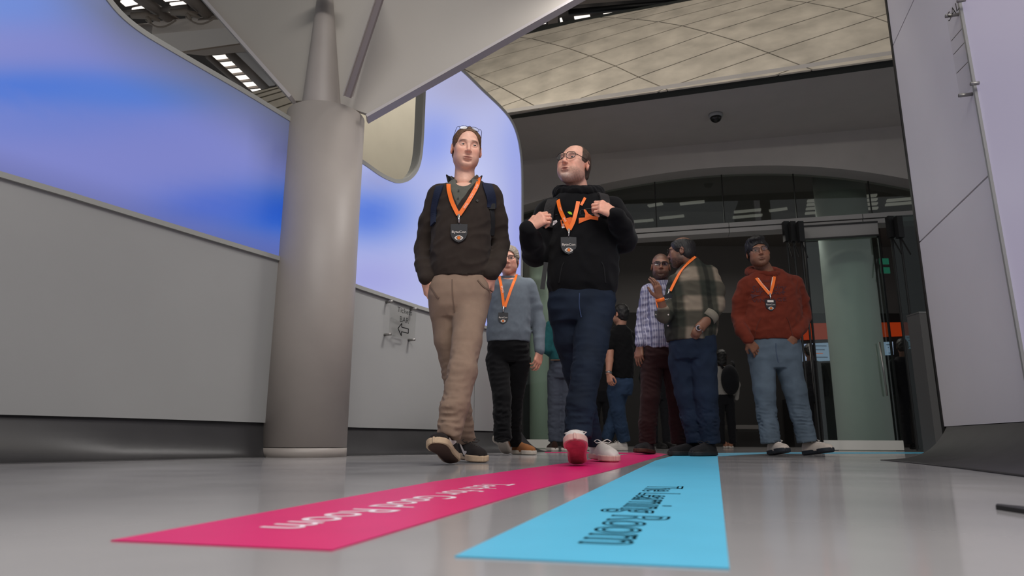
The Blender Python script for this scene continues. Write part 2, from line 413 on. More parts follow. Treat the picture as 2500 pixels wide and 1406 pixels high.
# concrete panels between joints: rows of joint crossings measured along three cross joints
CONC = mat('concrete_panel', lin((192, 182, 166)), 0.8, var=0.2, vscale=3.0, bump=0.12, bscale=18)
CONCB = mat('concrete_joint', lin((40, 42, 38)), 0.9)
cr1 = {0: (1258, 90), 1: (1296, 94), 2: (1340, 105), 3: (1388, 118), 4: (1440, 136.5), 5: (1502, 161), 6: (1559, 188), 7: (1624, 216), 8: (1698, 254)}
cr2 = {0: (1456, 42), 1: (1502, 43.5), 2: (1552, 47), 3: (1607, 53), 4: (1666, 63), 5: (1731, 80), 6: (1801, 101), 7: (1876, 129), 8: (1957, 160)}
cr3 = {0: (1660, -8), 1: (1712, -8), 2: (1768, -8), 3: (1833, -6), 4: (1896, -3), 5: (1970, 6), 6: (2053, 22), 7: (2136, 43), 8: (2222, 74)}
cr0 = {0: (1062, 142), 1: (1092, 150), 2: (1122, 163), 3: (1168, 187), 4: (1223, 213), 5: (1275, 242), 6: (1330, 272), 7: (1388, 304), 8: (1450, 340)}
cr4 = {k: (2*cr3[k][0]-cr2[k][0]+8, 2*cr3[k][1]-cr2[k][1]) for k in cr3}
crm = {k: (2*cr0[k][0]-cr1[k][0], 2*cr0[k][1]-cr1[k][1]) for k in cr0}
def inset(P, N, d):
    """move every edge of a convex planar polygon inwards by d"""
    n = len(P); ctr = sum(P, Vector())/n; L = []
    for i in range(n):
        a, b = P[i], P[(i+1) % n]; t = b-a
        if t.length < 1e-5: continue
        t.normalize(); q = N.cross(t).normalized()
        if q.dot(ctr-a) < 0: q = -q
        L.append((a+q*min(d, 0.45*q.dot(ctr-a)), t))
    out = []
    for i in range(len(L)):
        (a, t), (b, u) = L[i-1], L[i]; w_ = t.cross(u)
        if w_.length < 1e-4: out.append(b); continue
        k = (b-a).cross(u).dot(w_)/w_.length_squared; out.append(a+t*k)
    return out
def clip(poly, a, b, c):
    out = []
    for i in range(len(poly)):
        p, q = poly[i], poly[(i+1) % len(poly)]; fp = a*p[0]+b*p[1]+c; fq = a*q[0]+b*q[1]+c
        if fp >= 0: out.append(p)
        if (fp >= 0) != (fq >= 0):
            t = fp/(fp-fq); out.append((p[0]+(q[0]-p[0])*t, p[1]+(q[1]-p[1])*t))
    return out
cw = empty('wall_upper', B0); tag(cw, 'leaning concrete wall of slanting cream panels above the soffit', 'wall', kind='structure')
rows = [crm, cr0, cr1, cr2, cr3, cr4]
for r_ in rows:
    for k in (9, 10): r_[k] = (2*r_[k-1][0]-r_[k-2][0], 2*r_[k-1][1]-r_[k-2][1])
for ra, rb_ in zip(rows[:-1], rows[1:]):
    for k in range(10):
        q = [ra[k], rb_[k], rb_[k+1], ra[k+1]]
        c = clip(q, -0.1406, -1, 275+0.1406*1239)        # above the lower edge
        c = clip(c, 0.187, 1, -(75+0.187*1289))           # below the top edge
        if len(c) < 3: continue
        P = inset([onC(u, v) for u, v in c], CN, 0.009)
        if max((a-b).length for a in P for b in P) < 0.05: continue
        MB().poly(P, -CN*0.02).build('concrete_panel', CONC, cw)
bk = clip(clip([(1050, -300), (2700, -300), (2700, 700), (1050, 700)], -0.1406, -1, 275+0.1406*1239), 0.187, 1, -(75+0.187*1289)+6)
MB().poly([onC(u, v, -0.021) for u, v in bk], -CN*0.10).build('backing', CONCB, cw)
# far strip of the same concrete seen past the light wall
cl = empty('wall_far', at_y(650, 250, 11.0)); tag(cl, 'far strip of concrete planks seen above the blue light wall', 'wall', kind='structure')
ls = [((590, 230), (720, 199)), ((600, 238), (720, 203)), ((610, 246), (730, 211)), ((620, 260), (740, 222)), ((630, 279), (750, 238)), ((640, 300), (760, 257)), ((650, 324), (770, 283))]
for (a, b), (c, d) in zip(ls[:-1], ls[1:]):
    P = inset([at_y(u, v, 11.0) for u, v in (a, b, d, c)], Vector((0, 1, 0)), 0.012)
    MB().poly(P, (0, 0.06, 0)).build('concrete_panel', CONC, cl)
MB().poly([at_y(u, v, 11.04) for u, v in (ls[0][0], ls[0][1], ls[-1][1], ls[-1][0])], (0, 0.1, 0)).build('backing', CONCB, cl)

# ---- roof with skylight panes, tubes and beams
ZR = 8.6
rf = MB().box((-14, 6.4, ZR+0.5), (16, 30, ZR+0.6)).build('ceiling_high', mat('roof_dark', lin((60, 54, 50)), 0.8)); tag(rf, 'dark roof of the hall with skylight panes', 'ceiling', kind='structure')
PANE = emat('skylight_pane', lin((255, 246, 236)), 1.6)
TUBE = mat('roof_tube', lin((140, 130, 122)), 0.5)
FRAME = mat('roof_frame', lin((170, 156, 144)), 0.6)
def zr(u, v, z=ZR): return at_z(u, v, z)
def pane(px, z=ZR+0.35):
    MB().poly([zr(u, v, z) for u, v in px], (0, 0, 0.04)).build('skylight_pane', PANE, rf)
K = 0.2134
def zq(cx, cy): return (280+K*cx, K*cy)
panes = [[(65,25),(170,5),(262,50),(125,75)], [(195,110),(310,85),(385,130),(250,145)], [(545,-10),(690,-25),(740,5),(580,20)], [(628,50),(780,35),(838,80),(690,95)]]
x0, y0 = 1090, 640
for p in panes: pane([zq(*q) for q in p])
for i in range(6):
    ox, oy = 81*i, 78*i
    pane([zq(1092+ox, 632+oy), zq(1276+ox, 612+oy), zq(1330+ox, 662+oy), zq(1146+ox, 688+oy)])
for px in (((1313, 61), (1331, 51), (1333, 58), (1312, 62)), ((1289, 74), (1300, 69), (1312, 69), (1292, 74)), ((1402, 44), (1440, 40), (1441, 46), (1405, 51)), ((1367, 48), (1371, 47), (1374, 56), (1369, 57)),
           ((1473, 37), (1517, 32), (1500, 36), (1475, 41))): pane(px)
def rtube(a, b, r, name='roof_tube', m=TUBE, z=ZR): MB().tube([zr(*a, z), zr(*b, z)], r, 12).build(name, m, rf, True)
rtube((335, -8), (437, 60), 0.11); rtube((437, -25), (525, 50), 0.11); rtube((560, 130), (655, 222), 0.10)
rtube((275, 78), (620, 40), 0.10, z=ZR-0.1)
rtube((508, 137), (625, 240), 0.07); rtube((300, 32), (365, 26), 0.05); rtube((395, 24), (460, 16), 0.05)
MB().poly([zr(u, v, ZR-0.35) for u, v in ((370, 84), (560, 67), (610, 102), (440, 126))], (0, 0, 0.3)).build('roof_beam', mat('roof_beam', lin((232, 222, 212)), 0.6), rf)
MB().poly([zr(u, v, ZR-0.2) for u, v in ((440, 130), (620, 104), (640, 122), (500, 136))], (0, 0, 0.2)).build('roof_beam', FRAME, rf)
for i in range(7):                                            # frames between the skylight panes
    ox, oy = 81*i-8, 78*i-16
    a, b = zq(1085+ox, 640+oy), zq(1275+ox, 622+oy); MB().bar(zr(*a, ZR+0.28), zr(*b, ZR+0.28), 0.05, 0.05).build('pane_frame', TUBE, rf)
MB().poly([zr(u, v, ZR+0.3) for u, v in ((573, 130), (605, 128), (672, 208), (650, 212))], (0, 0, 0.04)).build('roof_sheet', mat('roof_sheet', lin((205, 200, 196)), 0.5), rf)
MB().poly([zr(u, v, ZR-0.3) for u, v in ((1380, 14), (1600, -4), (1600, -40), (1380, -40))], (0, 0, 0.2)).build('roof_beam', mat('roof_beam_pale', lin((205, 185, 168)), 0.6), rf)
MB().poly([zr(u, v, ZR-0.25) for u, v in ((1338, 46), (1361, 34), (1362, 62), (1338, 68))], (0, 0, 0.2)).build('roof_beam', MATS['roof_beam_pale'], rf)
rtube((1388, 30), (1720, 0), 0.06, m=BLACK)
for (u, v) in ((358, 38), (455, 30)):                        # roof joints: cast brackets with a looped cable
    c = zr(u, v, ZR-0.25); mbk = MB()
    mbk.tube([c+Vector((-0.3, 0, 0)), c, c+Vector((0.22, 0.1, -0.05))], [0.06, 0.07, 0.03], 8)
    mbk.tube([c, c+Vector((0.10, 0.0, -0.16))], [0.05, 0.03], 8); mbk.tube([c, c+Vector((0.12, 0.2, 0.12))], [0.05, 0.02], 8)
    mbk.tube([c+Vector((0.05*k, 0, -0.10-0.16*math.sin(k*math.pi/12))) for k in range(13)], 0.018, 6)
    mbk.build('roof_joint', mat('cast_metal', lin((150, 138, 126)), 0.5), rf, True)

# ---- column with welded head plates
COLM = mat('column_paint', lin((154, 146, 140)), 0.5, var=0.05, vscale=2.5, bump=0.05, bscale=25)
PLATE = mat('plate_paint', lin((172, 166, 158)), 0.5, var=0.04, vscale=1.2, bump=0.04, bscale=20)
cc = at_z(740, 1117.5); CCX, CCY, CR = cc.x-0.09, cc.y+0.285, 0.285
CCX = (CCY)*(cc.x/cc.y)
colo = empty('column', (CCX, CCY, 0)); tag(colo, 'thick pale grey steel column branching into plates at its head', 'column')
def lathe(name, prof, m, parent, cx, cy, n=64, smooth=True):
    V = []; F = []
    for r, z in prof: V += [(cx+r*math.cos(2*math.pi*k/n), cy+r*math.sin(2*math.pi*k/n), z) for k in range(n)]
    for i in range(len(prof)-1):
        for k in range(n): F.append((i*n+k, i*n+(k+1) % n, (i+1)*n+(k+1) % n, (i+1)*n+k))
    F.append(tuple(range(n))[::-1]); F.append(tuple(range((len(prof)-1)*n, len(prof)*n)))
    return mesh(name, V, F, m, parent, smooth)
zc1 = at_y(805, 245, CCY-0.28).z; zc2 = at_y(790, 0, CCY-0.2).z
lathe('shaft', [(CR*1.005, 0.0), (CR*1.005, 0.06)], COLM, colo, CCX, CCY)
lathe('shaft', [(CR, 0.064), (CR*1.0, 1.0), (CR*1.0, zc1)], COLM, colo, CCX, CCY)
# tapering head, welded between the plates
V = []; F = []; n = 40; h0 = at_y(772, 243, CCY-0.28); h1 = at_y(787, -30, CCY-0.28)
for i, f in enumerate((0, 0.5, 1.0)):
    q = h0.lerp(h1, f); r = 0.142-0.084*f; yy = CCY-0.283+r+0.03*f
    V += [(q.x+r*math.cos(2*math.pi*k/n), yy+r*math.sin(2*math.pi*k/n), q.z-0.01) for k in range(n)]
for i in range(2):
    for k in range(n): F.append((i*n+k, i*n+(k+1) % n, (i+1)*n+(k+1) % n, (i+1)*n+k))
mesh('head_cone', V, F, COLM, colo, True)
def yplane(px, Y, slope=0.0):
    """points on a vertical plane through the column: Y + slope*(x-CCX)"""
    nrm = Vector((-slope, 1, 0)); p0 = Vector((CCX, Y, 0)); return [at_pl(u, v, p0, nrm) for u, v in px]
lpl = yplane([(720, 246), (500, 0), (330, -190), (800, -190), (790, 246)], CCY-0.215, -0.45)
MB().poly(lpl, (0.0, 0.04, 0)).build('head_plate', PLATE, colo)
e = yplane([(719, 250), (500, 0), (330, -190)], CCY-0.215, -0.45)
MB().bar(e[0], e[2], 0.14, 0.025, up=(0.5, 0, 0.5)).build('plate_flange', mat('flange_paint', lin((178, 172, 172)), 0.45), colo)
rpl = yplane([(800, 240), (850, 262), (912, 283), (1410, 0), (1745, -190), (780, -190), (785, 240)], CCY-0.13, 0.18)
MB().poly(rpl, (0.0, 0.04, 0)).build('head_plate', PLATE, colo)
e = yplane([(896, 291), (1410, 0), (1745, -190)], CCY-0.13, 0.18)
MB().bar(e[0], e[2], 0.10, 0.022, up=(-0.4, 0, 0.6)).build('plate_flange', MATS['flange_paint'], colo)
f0, f1 = at_y(847, 236, CCY-0.30), at_y(938, -40, CCY-0.62)
FIN = mat('fin_paint', lin((132, 122, 120)), 0.45)
mbf = MB().bar(f0, f1, 0.062, 0.022, up=(0, -1, 0.4)); mbf.build('fin_flange', FIN, colo)
fb0, fb1 = at_y(858, 236, CCY-0.18), at_y(925, -40, CCY-0.2)
MB().poly([f0, f1, fb1, fb0], (0.014, 0, 0)).build('fin_web', PLATE, colo)
MB().bar(f0+Vector((-0.024, -0.012, 0)), f1+Vector((-0.024, -0.012, 0)), 0.008, 0.012, up=(0, -1, 0.4)).build('fin_flange', PLATE, colo)
MB().bar(f0+Vector((0.027, -0.012, 0)), f1+Vector((0.027, -0.012, 0)), 0.008, 0.012, up=(0, -1, 0.4)).build('fin_flange', PLATE, colo)
MB().box(tuple(at_y(742, -10, CCY-0.40)), tuple(at_y(830, -34, CCY-0.36))).build('bracket', DARK, colo)

# ---- dome camera on the soffit
p = at_z(1747, 279, SOF)
dc = empty('dome_camera', p); tag(dc, 'small black dome security camera with white ring on the soffit', 'camera')
lathe('ring', [(0.085, p.z-0.045), (0.09, p.z-0.02), (0.09, p.z)], WHITE, dc, p.x, p.y, 32)
lathe('dome', [(0.004, p.z-0.115), (0.03, p.z-0.111), (0.055, p.z-0.095), (0.07, p.z-0.07), (0.074, p.z-0.046), (0.05, p.z-0.04)], mat('dome', lin((16, 15, 15)), 0.15), dc, p.x, p.y, 32)

# ---- glazed entrance
LINT = mat('lintel_paint', lin((150, 147, 144)), 0.6)
li = empty('trim_1', onF(1900, 560)); tag(li, 'pale double lintel beam over the glazed doors', 'lintel', kind='structure')
a0, a1, a2 = onF(1562, 560), onF(1562, 571), onF(1562, 582)
for i, (za, zz, dpt) in enumerate(((a1.z+0.006, a0.z, 0.04), (a2.z, a1.z-0.006, 0.02))):
    xs = np.linspace(-0.3, 6.4, 5)
    for xa, xb in zip(xs[:-1], xs[1:]):
        MB().poly([Fp(xa+0.004, za, dpt), Fp(xb-0.004, za, dpt), Fp(xb-0.004, zz, dpt), Fp(xa+0.004, zz, dpt)], -FN*0.25).build('lintel_panel', LINT, li)
zl0, zl1 = a2.z, a0.z
win = empty('window_1', onF(1900, 480)); tag(win, 'clerestory glazing between lintel beam and arch', 'window', kind='structure')
us = [1200, 1425, 1599, 1769, 1951, 2140, 2420]
archF = [onF(u, v) for u, v in arch]; ax = [p.x for p in archF]; az = [p.z for p in archF]
for ua, ub in zip(us[:-1], us[1:]):
    xa, xb = onF(ua, 480).x+0.006, onF(ub, 480).x-0.006
    xx = np.linspace(xa, xb, 6)
    MB().poly([Fp(xa, zl1, -0.30), Fp(xb, zl1, -0.30)]+[Fp(x, float(np.interp(x, ax, az))+0.05, -0.30) for x in xx[::-1]], -FN*0.012).build('pane', GLASSD, win)
    MB().bar(Fp(xb+0.006, zl1, -0.3), Fp(xb+0.006, float(np.interp(xb, ax, az)), -0.3), 0.012, 0.02).build('glazing_joint', DARK, win)
# right fixed door panel with white header and plinth
dz = lambda u, v: onF(u, v).z
def fixed_panel(name, ua, ub, lab, hdr=True):
    xa, xb = onF(ua, 900).x, onF(ub, 900).x
    e = empty(name, Fp((xa+xb)/2, 0)); tag(e, lab, 'door', kind='structure')
    zt = onF(2060, 581).z; zh = onF(2060, 549).z; zp = onF(2105, 1075).z
    MB().poly([Fp(xa, zp), Fp(xb, zp), Fp(xb, zt), Fp(xa, zt)], -FN*0.012).build('pane', GLASS, e)
    MB().poly([Fp(xa, 0.012, 0.04), Fp(xb, 0.012, 0.04), Fp(xb, zp, 0.04), Fp(xa, zp, 0.04)], -FN*0.10).build('plinth', mat('plinth_white', lin((214, 212, 206)), 0.5), e)
    if hdr:
        MB().poly([Fp(xa, zt, 0.04), Fp(xb, zt, 0.04), Fp(xb, zh, 0.04), Fp(xa, zh, 0.04)], -FN*0.10).build('header', LINT, e)
        for zz in (zt, zh): MB().bar(Fp(xa, zz, 0.05), Fp(xb, zz, 0.05), 0.02, 0.02).build('header_trim', BLACK, e)
    for x in (xa, xb): MB().bar(Fp(x, 0.012, 0.0), Fp(x, zt, 0.0), 0.02, 0.03).build('stile', BLACK, e)
    return e
d1 = fixed_panel('door_1', 1993, 2182, 'fixed glass door panel with white plinth in front of the inner column')
d2 = fixed_panel('door_2', 1276, 1342, 'narrow glass side panel with white plinth at the left of the entrance', hdr=False)
hx0 = onF(2160, 900).x
MB().tube([onF(2147, 835, 0.08), onF(2166, 966, 0.08)], 0.012, 8).build('handle', STEEL, d1, True)
MB().tube([onF(1976, 838, 0.08), onF(1990, 962, 0.08)], 0.012, 8).build('handle', STEEL, d1, True)
# dark glass leaf folded beside the right wall
xg0, xg1 = onF(2208, 1000).x, onF(2262, 1000).x
d3 = empty('door_3', Fp(xg0, 0)); tag(d3, 'dark glass door leaf folded beside the right wall', 'door', kind='structure')
MB().poly([Fp(xg0, 0.01, 0.3), Fp(xg1+0.6, 0.01, 0.3), Fp(xg1+0.6, zl0, 0.3), Fp(xg0, zl0, 0.3)], -FN*0.012).build('pane', glass('dark_glass', (0.36, 0.44, 0.42), 0.06), d3)
MB().bar(Fp(xg0, 0.01, 0.3), Fp(xg0, zl0, 0.3), 0.014, 0.02).build('stile', BLACK, d3)
# door hangers: black closers with hanging rods
hg = 'door closers hanging from the lintel'
for i, (u, ln_, nm) in enumerate(((1918, 1085, 'leftmost of three left of the header'), (1934, 1085, 'middle of three left of the header'), (1953, 1080, 'rightmost of three left of the header'),
              (2172, 1075, 'just right of the white header'), (2193, 1075, 'nearest the right wall'))):
    t = onF(u, 552 if u < 2000 else 540, 0.10+0.10*i); e = empty('door_closer', t); tag(e, 'black door closer with thin hanging rods, '+nm, 'door closer', hg)
    MB().box((t.x-0.035, t.y-0.04, t.z-0.22), (t.x+0.035, t.y+0.04, t.z+0.06)).build('body', BLACK, e)
    MB().tube([t+Vector((0, 0, -0.2)), Vector((t.x, t.y, 0.03))], 0.014, 6).build('rod', BLACK, e)
    s = -1 if u < 2180 else 1
    MB().tube([t+Vector((0, 0, -0.2)), t+Vector((-0.05, -0.25, -0.50))], 0.010, 6).build('arm', BLACK, e)
# metal post at the end of the right wall
pz = at_z(2296, 1109); po = empty('metal_post', pz); tag(po, 'low grey metal guard post at the end of the right wall', 'post')
zt = at_y(2245, 766, pz.y).z
MB().box((pz.x-0.06, pz.y-0.05, 0.0), (pz.x+0.07, pz.y+0.16, zt)).build('post', SATIN, po)
MB().box((pz.x-0.064, pz.y-0.054, zt), (pz.x+0.074, pz.y+0.164, zt+0.012)).build('cap', STEEL, po)

# ---- interior beyond the doors
YI = 15.5
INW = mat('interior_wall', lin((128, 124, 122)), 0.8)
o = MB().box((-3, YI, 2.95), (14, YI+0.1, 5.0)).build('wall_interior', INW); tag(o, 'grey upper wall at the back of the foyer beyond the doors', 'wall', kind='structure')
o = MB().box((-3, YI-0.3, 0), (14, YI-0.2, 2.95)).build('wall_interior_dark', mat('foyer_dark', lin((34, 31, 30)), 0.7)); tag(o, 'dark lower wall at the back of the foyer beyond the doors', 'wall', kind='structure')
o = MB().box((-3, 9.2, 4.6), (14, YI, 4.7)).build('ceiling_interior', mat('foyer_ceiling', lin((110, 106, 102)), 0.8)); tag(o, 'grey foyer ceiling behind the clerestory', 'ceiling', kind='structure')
o = MB().box((-3.1, 10.6, 0), (-3, YI, 4.7)).build('wall_interior_left', INW); tag(o, 'left side wall of the foyer beyond the doors', 'wall', kind='structure')
o = MB().box((9.4, 8.2, 0), (9.5, YI, 4.7)).build('wall_interior_right', INW); tag(o, 'right side wall of the foyer beyond the doors', 'wall', kind='structure')
ICOL = mat('inner_column', lin((205, 208, 198)), 0.5, var=0.03)
for u, half, lab in ((2106, 0.36, 'pale round column behind the right glass door panel'), (1318, 0.16, 'pale green column behind the narrow left glass panel')):
    q = onF(u, 1000, -1.1); e = empty('inner_column', (q.x, q.y, 0)); tag(e, lab, 'column')
    lathe('shaft', [(half, 0.0), (half, 4.6)], ICOL if half > 0.2 else mat('green_column', lin((214, 226, 208)), 0.5), e, q.x, q.y, 40)
def ipt(u, v, Y=YI-0.34): return at_y(u, v, Y)
e = empty('display_counter', ipt(2100, 1000)); tag(e, 'orange topped display wall with lit screens in the dark foyer', 'display')
MB().poly([ipt(1900, 790), ipt(2262, 786), ipt(2262, 818), ipt(1900, 832)], (0, 0.05, 0)).build('sign_band', emat('orange_sign', lin((196, 62, 14)), 0.35), e)
SCR = emat('screen_light', lin((150, 168, 196)), 0.55)
for px in (((1956, 840), (1975, 839), (1984, 918), (1966, 918)), ((1978, 838), (2032, 836), (2034, 880), (1981, 882)), ((2158, 835), (2180, 834), (2182, 866), (2160, 867)), ((2208, 818), (2232, 818), (2234, 850), (2210, 852))):
    s_ = MB().poly([ipt(u, v) for u, v in px], (0, 0.06, 0)).build('screen', SCR, e)
    lo = ipt(*px[0]); hi = ipt(*px[2]); wd = abs(hi.x-lo.x)
    for k in range(4):
        zz = lo.z-0.05-(lo.z-hi.z)*0.22*k
        MB().box((lo.x+0.04+0.03*(k % 2), lo.y-0.012, zz-0.02), (lo.x+wd*0.75-0.05*(k % 3), lo.y-0.004, zz)).build('screen_line', emat('screen_text', lin((214, 120, 96)), 0.5) if k == 2 else emat('screen_grey', lin((80, 90, 112)), 0.5), s_)
MB().box((ipt(1900, 900).x, YI-0.9, 0), (ipt(2262, 900).x, YI-0.42, 1.0)).build('counter', mat('counter_dark', lin((30, 28, 28)), 0.5), e)
# glowing strips added in place of roof-light reflections on the clerestory glass
for i, (u, v, wpx) in enumerate(((1560, 540, 70), (1600, 500, 34), (1690, 495, 60), (1640, 530, 60), (1825, 515, 66), (1825, 528, 72), (1900, 512, 44), (2010, 488, 78), (2010, 497, 80), (2010, 507, 84), (2010, 518, 88), (2100, 480, 80), (2100, 490, 82), (2100, 500, 84), (2100, 511, 86), (2200, 487, 70), (2200, 497, 76))):
    a, b = at_z(u-wpx/2, v+3, 4.584), at_z(u+wpx/2, v-3, 4.584)
    mid = (a+b)/2; e = MB().bar(a, b, 0.10, 0.03).build('reflection_strip', emat('reflection_glow', lin((196, 188, 178)), 0.30)); 
    tag(e, 'dim glowing strip imitating a roof-light reflection in the clerestory', 'reflection', 'clerestory reflection strips')
# exit signs
for u, v in ((2158, 638), (2161, 660), (2108, 575)):
    c = at_y(u, v, 13.0); e = empty('exit_sign', c)
    MB().box((c.x-0.09, c.y-0.01, c.z-0.06), (c.x+0.09, c.y+0.01, c.z+0.06)).build('sign_face', emat('exit_green', lin((30, 110, 84)), 0.4), e)
    MB().tube([c+Vector((0, 0.02+0.05*(v == 660), 0.06)), Vector((c.x, c.y+0.02+0.05*(v == 660), 4.6))], 0.006, 6).build('hanger', BLACK, e)
    tag(e, 'small dim green escape sign seen through the glass, '+{638: 'upper of the two in a column', 660: 'lower of the two in a column', 575: 'just under the white header'}[v], 'sign')
b = empty('bench', at_z(1835, 1091)); tag(b, 'low grey bench in the dark foyer behind the man in red', 'bench')
bb = root_loc(b); MB().box((bb.x-0.45, bb.y-0.2, 0.36), (bb.x+0.5, bb.y+0.25, 0.44)).build('seat', mat('bench_grey', lin((96, 92, 90)), 0.6), b)
for sx in (-0.38, 0.4): MB().box((bb.x+sx, bb.y-0.15, 0), (bb.x+sx+0.06, bb.y+0.2, 0.36)).build('leg', DARK, b)

# ---- floor lanes with lettering
def lane(name, px, col, lab, z=0.0015):
    m = mat(name+'_vinyl', lin(col), 0.35, var=0.03, vscale=8, bump=0.02, bscale=200)
    o = MB().poly([at_z(u, v)+Vector((0, 0, 0.0002)) for u, v in px], (0, 0, z)).build(name, m); tag(o, lab, 'floor sticker'); return o
PK = [(270, 1322), (810, 1346), (1060, 1265), (1330, 1190), (1520, 1141), (1640, 1108), (1560, 1104), (1470, 1104), (1340, 1104), (1340, 1106), (1480, 1107.5), (1360, 1124), (1060, 1178), (700, 1246)]
PK = [(270, 1322), (810, 1346), (1300, 1198), (1520, 1141), (1630, 1109), (1600, 1105.5), (1330, 1103.5), (1330, 1105.2), (1540, 1108.2), (1060, 1176.5)]
pk = lane('pink_lane', PK, (222, 22, 108), 'pink vinyl floor strip with white lettering')
BL = [(1110, 1361), (1781, 1391), (1752, 1114), (1870, 1107.4), (2290, 1107), (2290, 1104), (1880, 1104), (1660, 1108.5), (1600, 1125)]
bl = lane('blue_lane', BL, (96, 196, 232), 'light blue vinyl floor strip with outlined dark lettering')
def lane_text(body, a, b, h, m, name, parent, outline=0.0):
    """a: pixel of text start on the mid line, b: pixel of text end; reads towards the camera"""
    A, B = at_z(*a), at_z(*b); d = (B-A); L = d.length; d.normalize(); upv = Vector((-d.y, d.x, 0))
    V, F, tw, th = text2d(body, 1.0, outline=outline, res=4)
    mid = (A+B)/2; P = [mid+d*(v.x/tw*L)+upv*(v.y/th*h)+Vector((0, 0, 0.0022 if not outline else 0.002)) for v in V]
    return mesh(name, P, F, m, parent)
WT = mat('white_print', lin((240, 225, 232)), 0.5)
INK = mat('dark_print', lin((38, 52, 72)), 0.5)
lane_text('Tech for Good Room', (1222, 1183), (700, 1294), 0.085, WT, 'lettering', pk)
lane_text('The Learning Room', (1612, 1188), (1475, 1333), 0.115, INK, 'lettering', bl, outline=0.018)
# black floor plate at the right
q0, q1, q2, q3 = at_z(2432, 1244), at_z(2520, 1258), at_z(2520, 1249), at_z(2436, 1240)
o = MB().poly([p+Vector((0, 0, 0.0005)) for p in (q0, q1, q2, q3)], (0, 0, 0.007)).build('floor_plate', BLACK); tag(o, 'small black plate lying on the floor at the right edge', 'floor plate')

# ---- acrylic wayfinding signs on standoffs
def sign(name, corners, base, T, N, lab, lines, arrow=None):
    """corners TL,TR,BR,BL in world, plate facing N"""
    e = empty(name, corners[3]); tag(e, lab, 'sign')
    MB().poly(corners, N*0.006).build('plate', ACRYL, e)
    for c in corners:
        ins = c+(sum(corners, Vector())/4-c)*0.06
        MB().tube([ins-N*base, ins+N*0.014], 0.011, 10).build('standoff', STEEL, e, True)
    TL, TR, BR, BL_ = corners; X = (TR-TL); Z = (TL-BL_)
    for body, fx, fy, wf, hf in lines:
        V, F, tw, th = text2d(body, 1.0, res=4)
        P = [BL_+X*(fx+v.x/tw*wf)+Z*(fy+v.y/th*hf)+N*0.0085 for v in V]
        mesh('lettering', P, F, BLACK, e)
    if arrow:
        pts = arrow; W = 0.012
        mb = MB()
        Q = [BL_+X*a+Z*b+N*0.008 for a, b in pts]
        for a, b in zip(Q, Q[1:]+Q[:1]): mb.bar(a, b, 0.008, 0.002, up=N)
        mb.build('arrow', BLACK, e)
    return e
OFF = 0.055
cs = [onL(u, v, OFF) for u, v in ((953, 733), (1016, 752), (1011, 832), (949, 818))]
sign('wayfinding_sign', cs, OFF, LT, LN, 'clear acrylic sign reading Tickets BAR with a left arrow', [('Tickets', 0.53, 0.80, 0.56, 0.15), ('BAR', 0.53, 0.54, 0.34, 0.16)],
     [(0.30, 0.25), (0.44, 0.42), (0.44, 0.31), (0.70, 0.31), (0.70, 0.18), (0.44, 0.18), (0.44, 0.06)])
cs = [onR(u, v, 0.06) for u, v in ((2312, 34), (2343, -6), (2378, 210), (2347, 240))]
sg = sign('wayfinding_sign', cs, 0.06, RT, RN, 'clear acrylic sign reading SAL high on the right wall', [('SAL', 0.55, 0.93, 0.85, 0.10)])
for f in (0.66, 0.50, 0.28):
    TL, TR, BR, BL_ = cs; MB().bar(BL_+(TR-TL)*0.08+(TL-BL_)*f+RN*0.008, BL_+(TR-TL)*0.9+(TL-BL_)*f+RN*0.008, 0.004, 0.002, up=RN).build('crease', SATIN, sg)
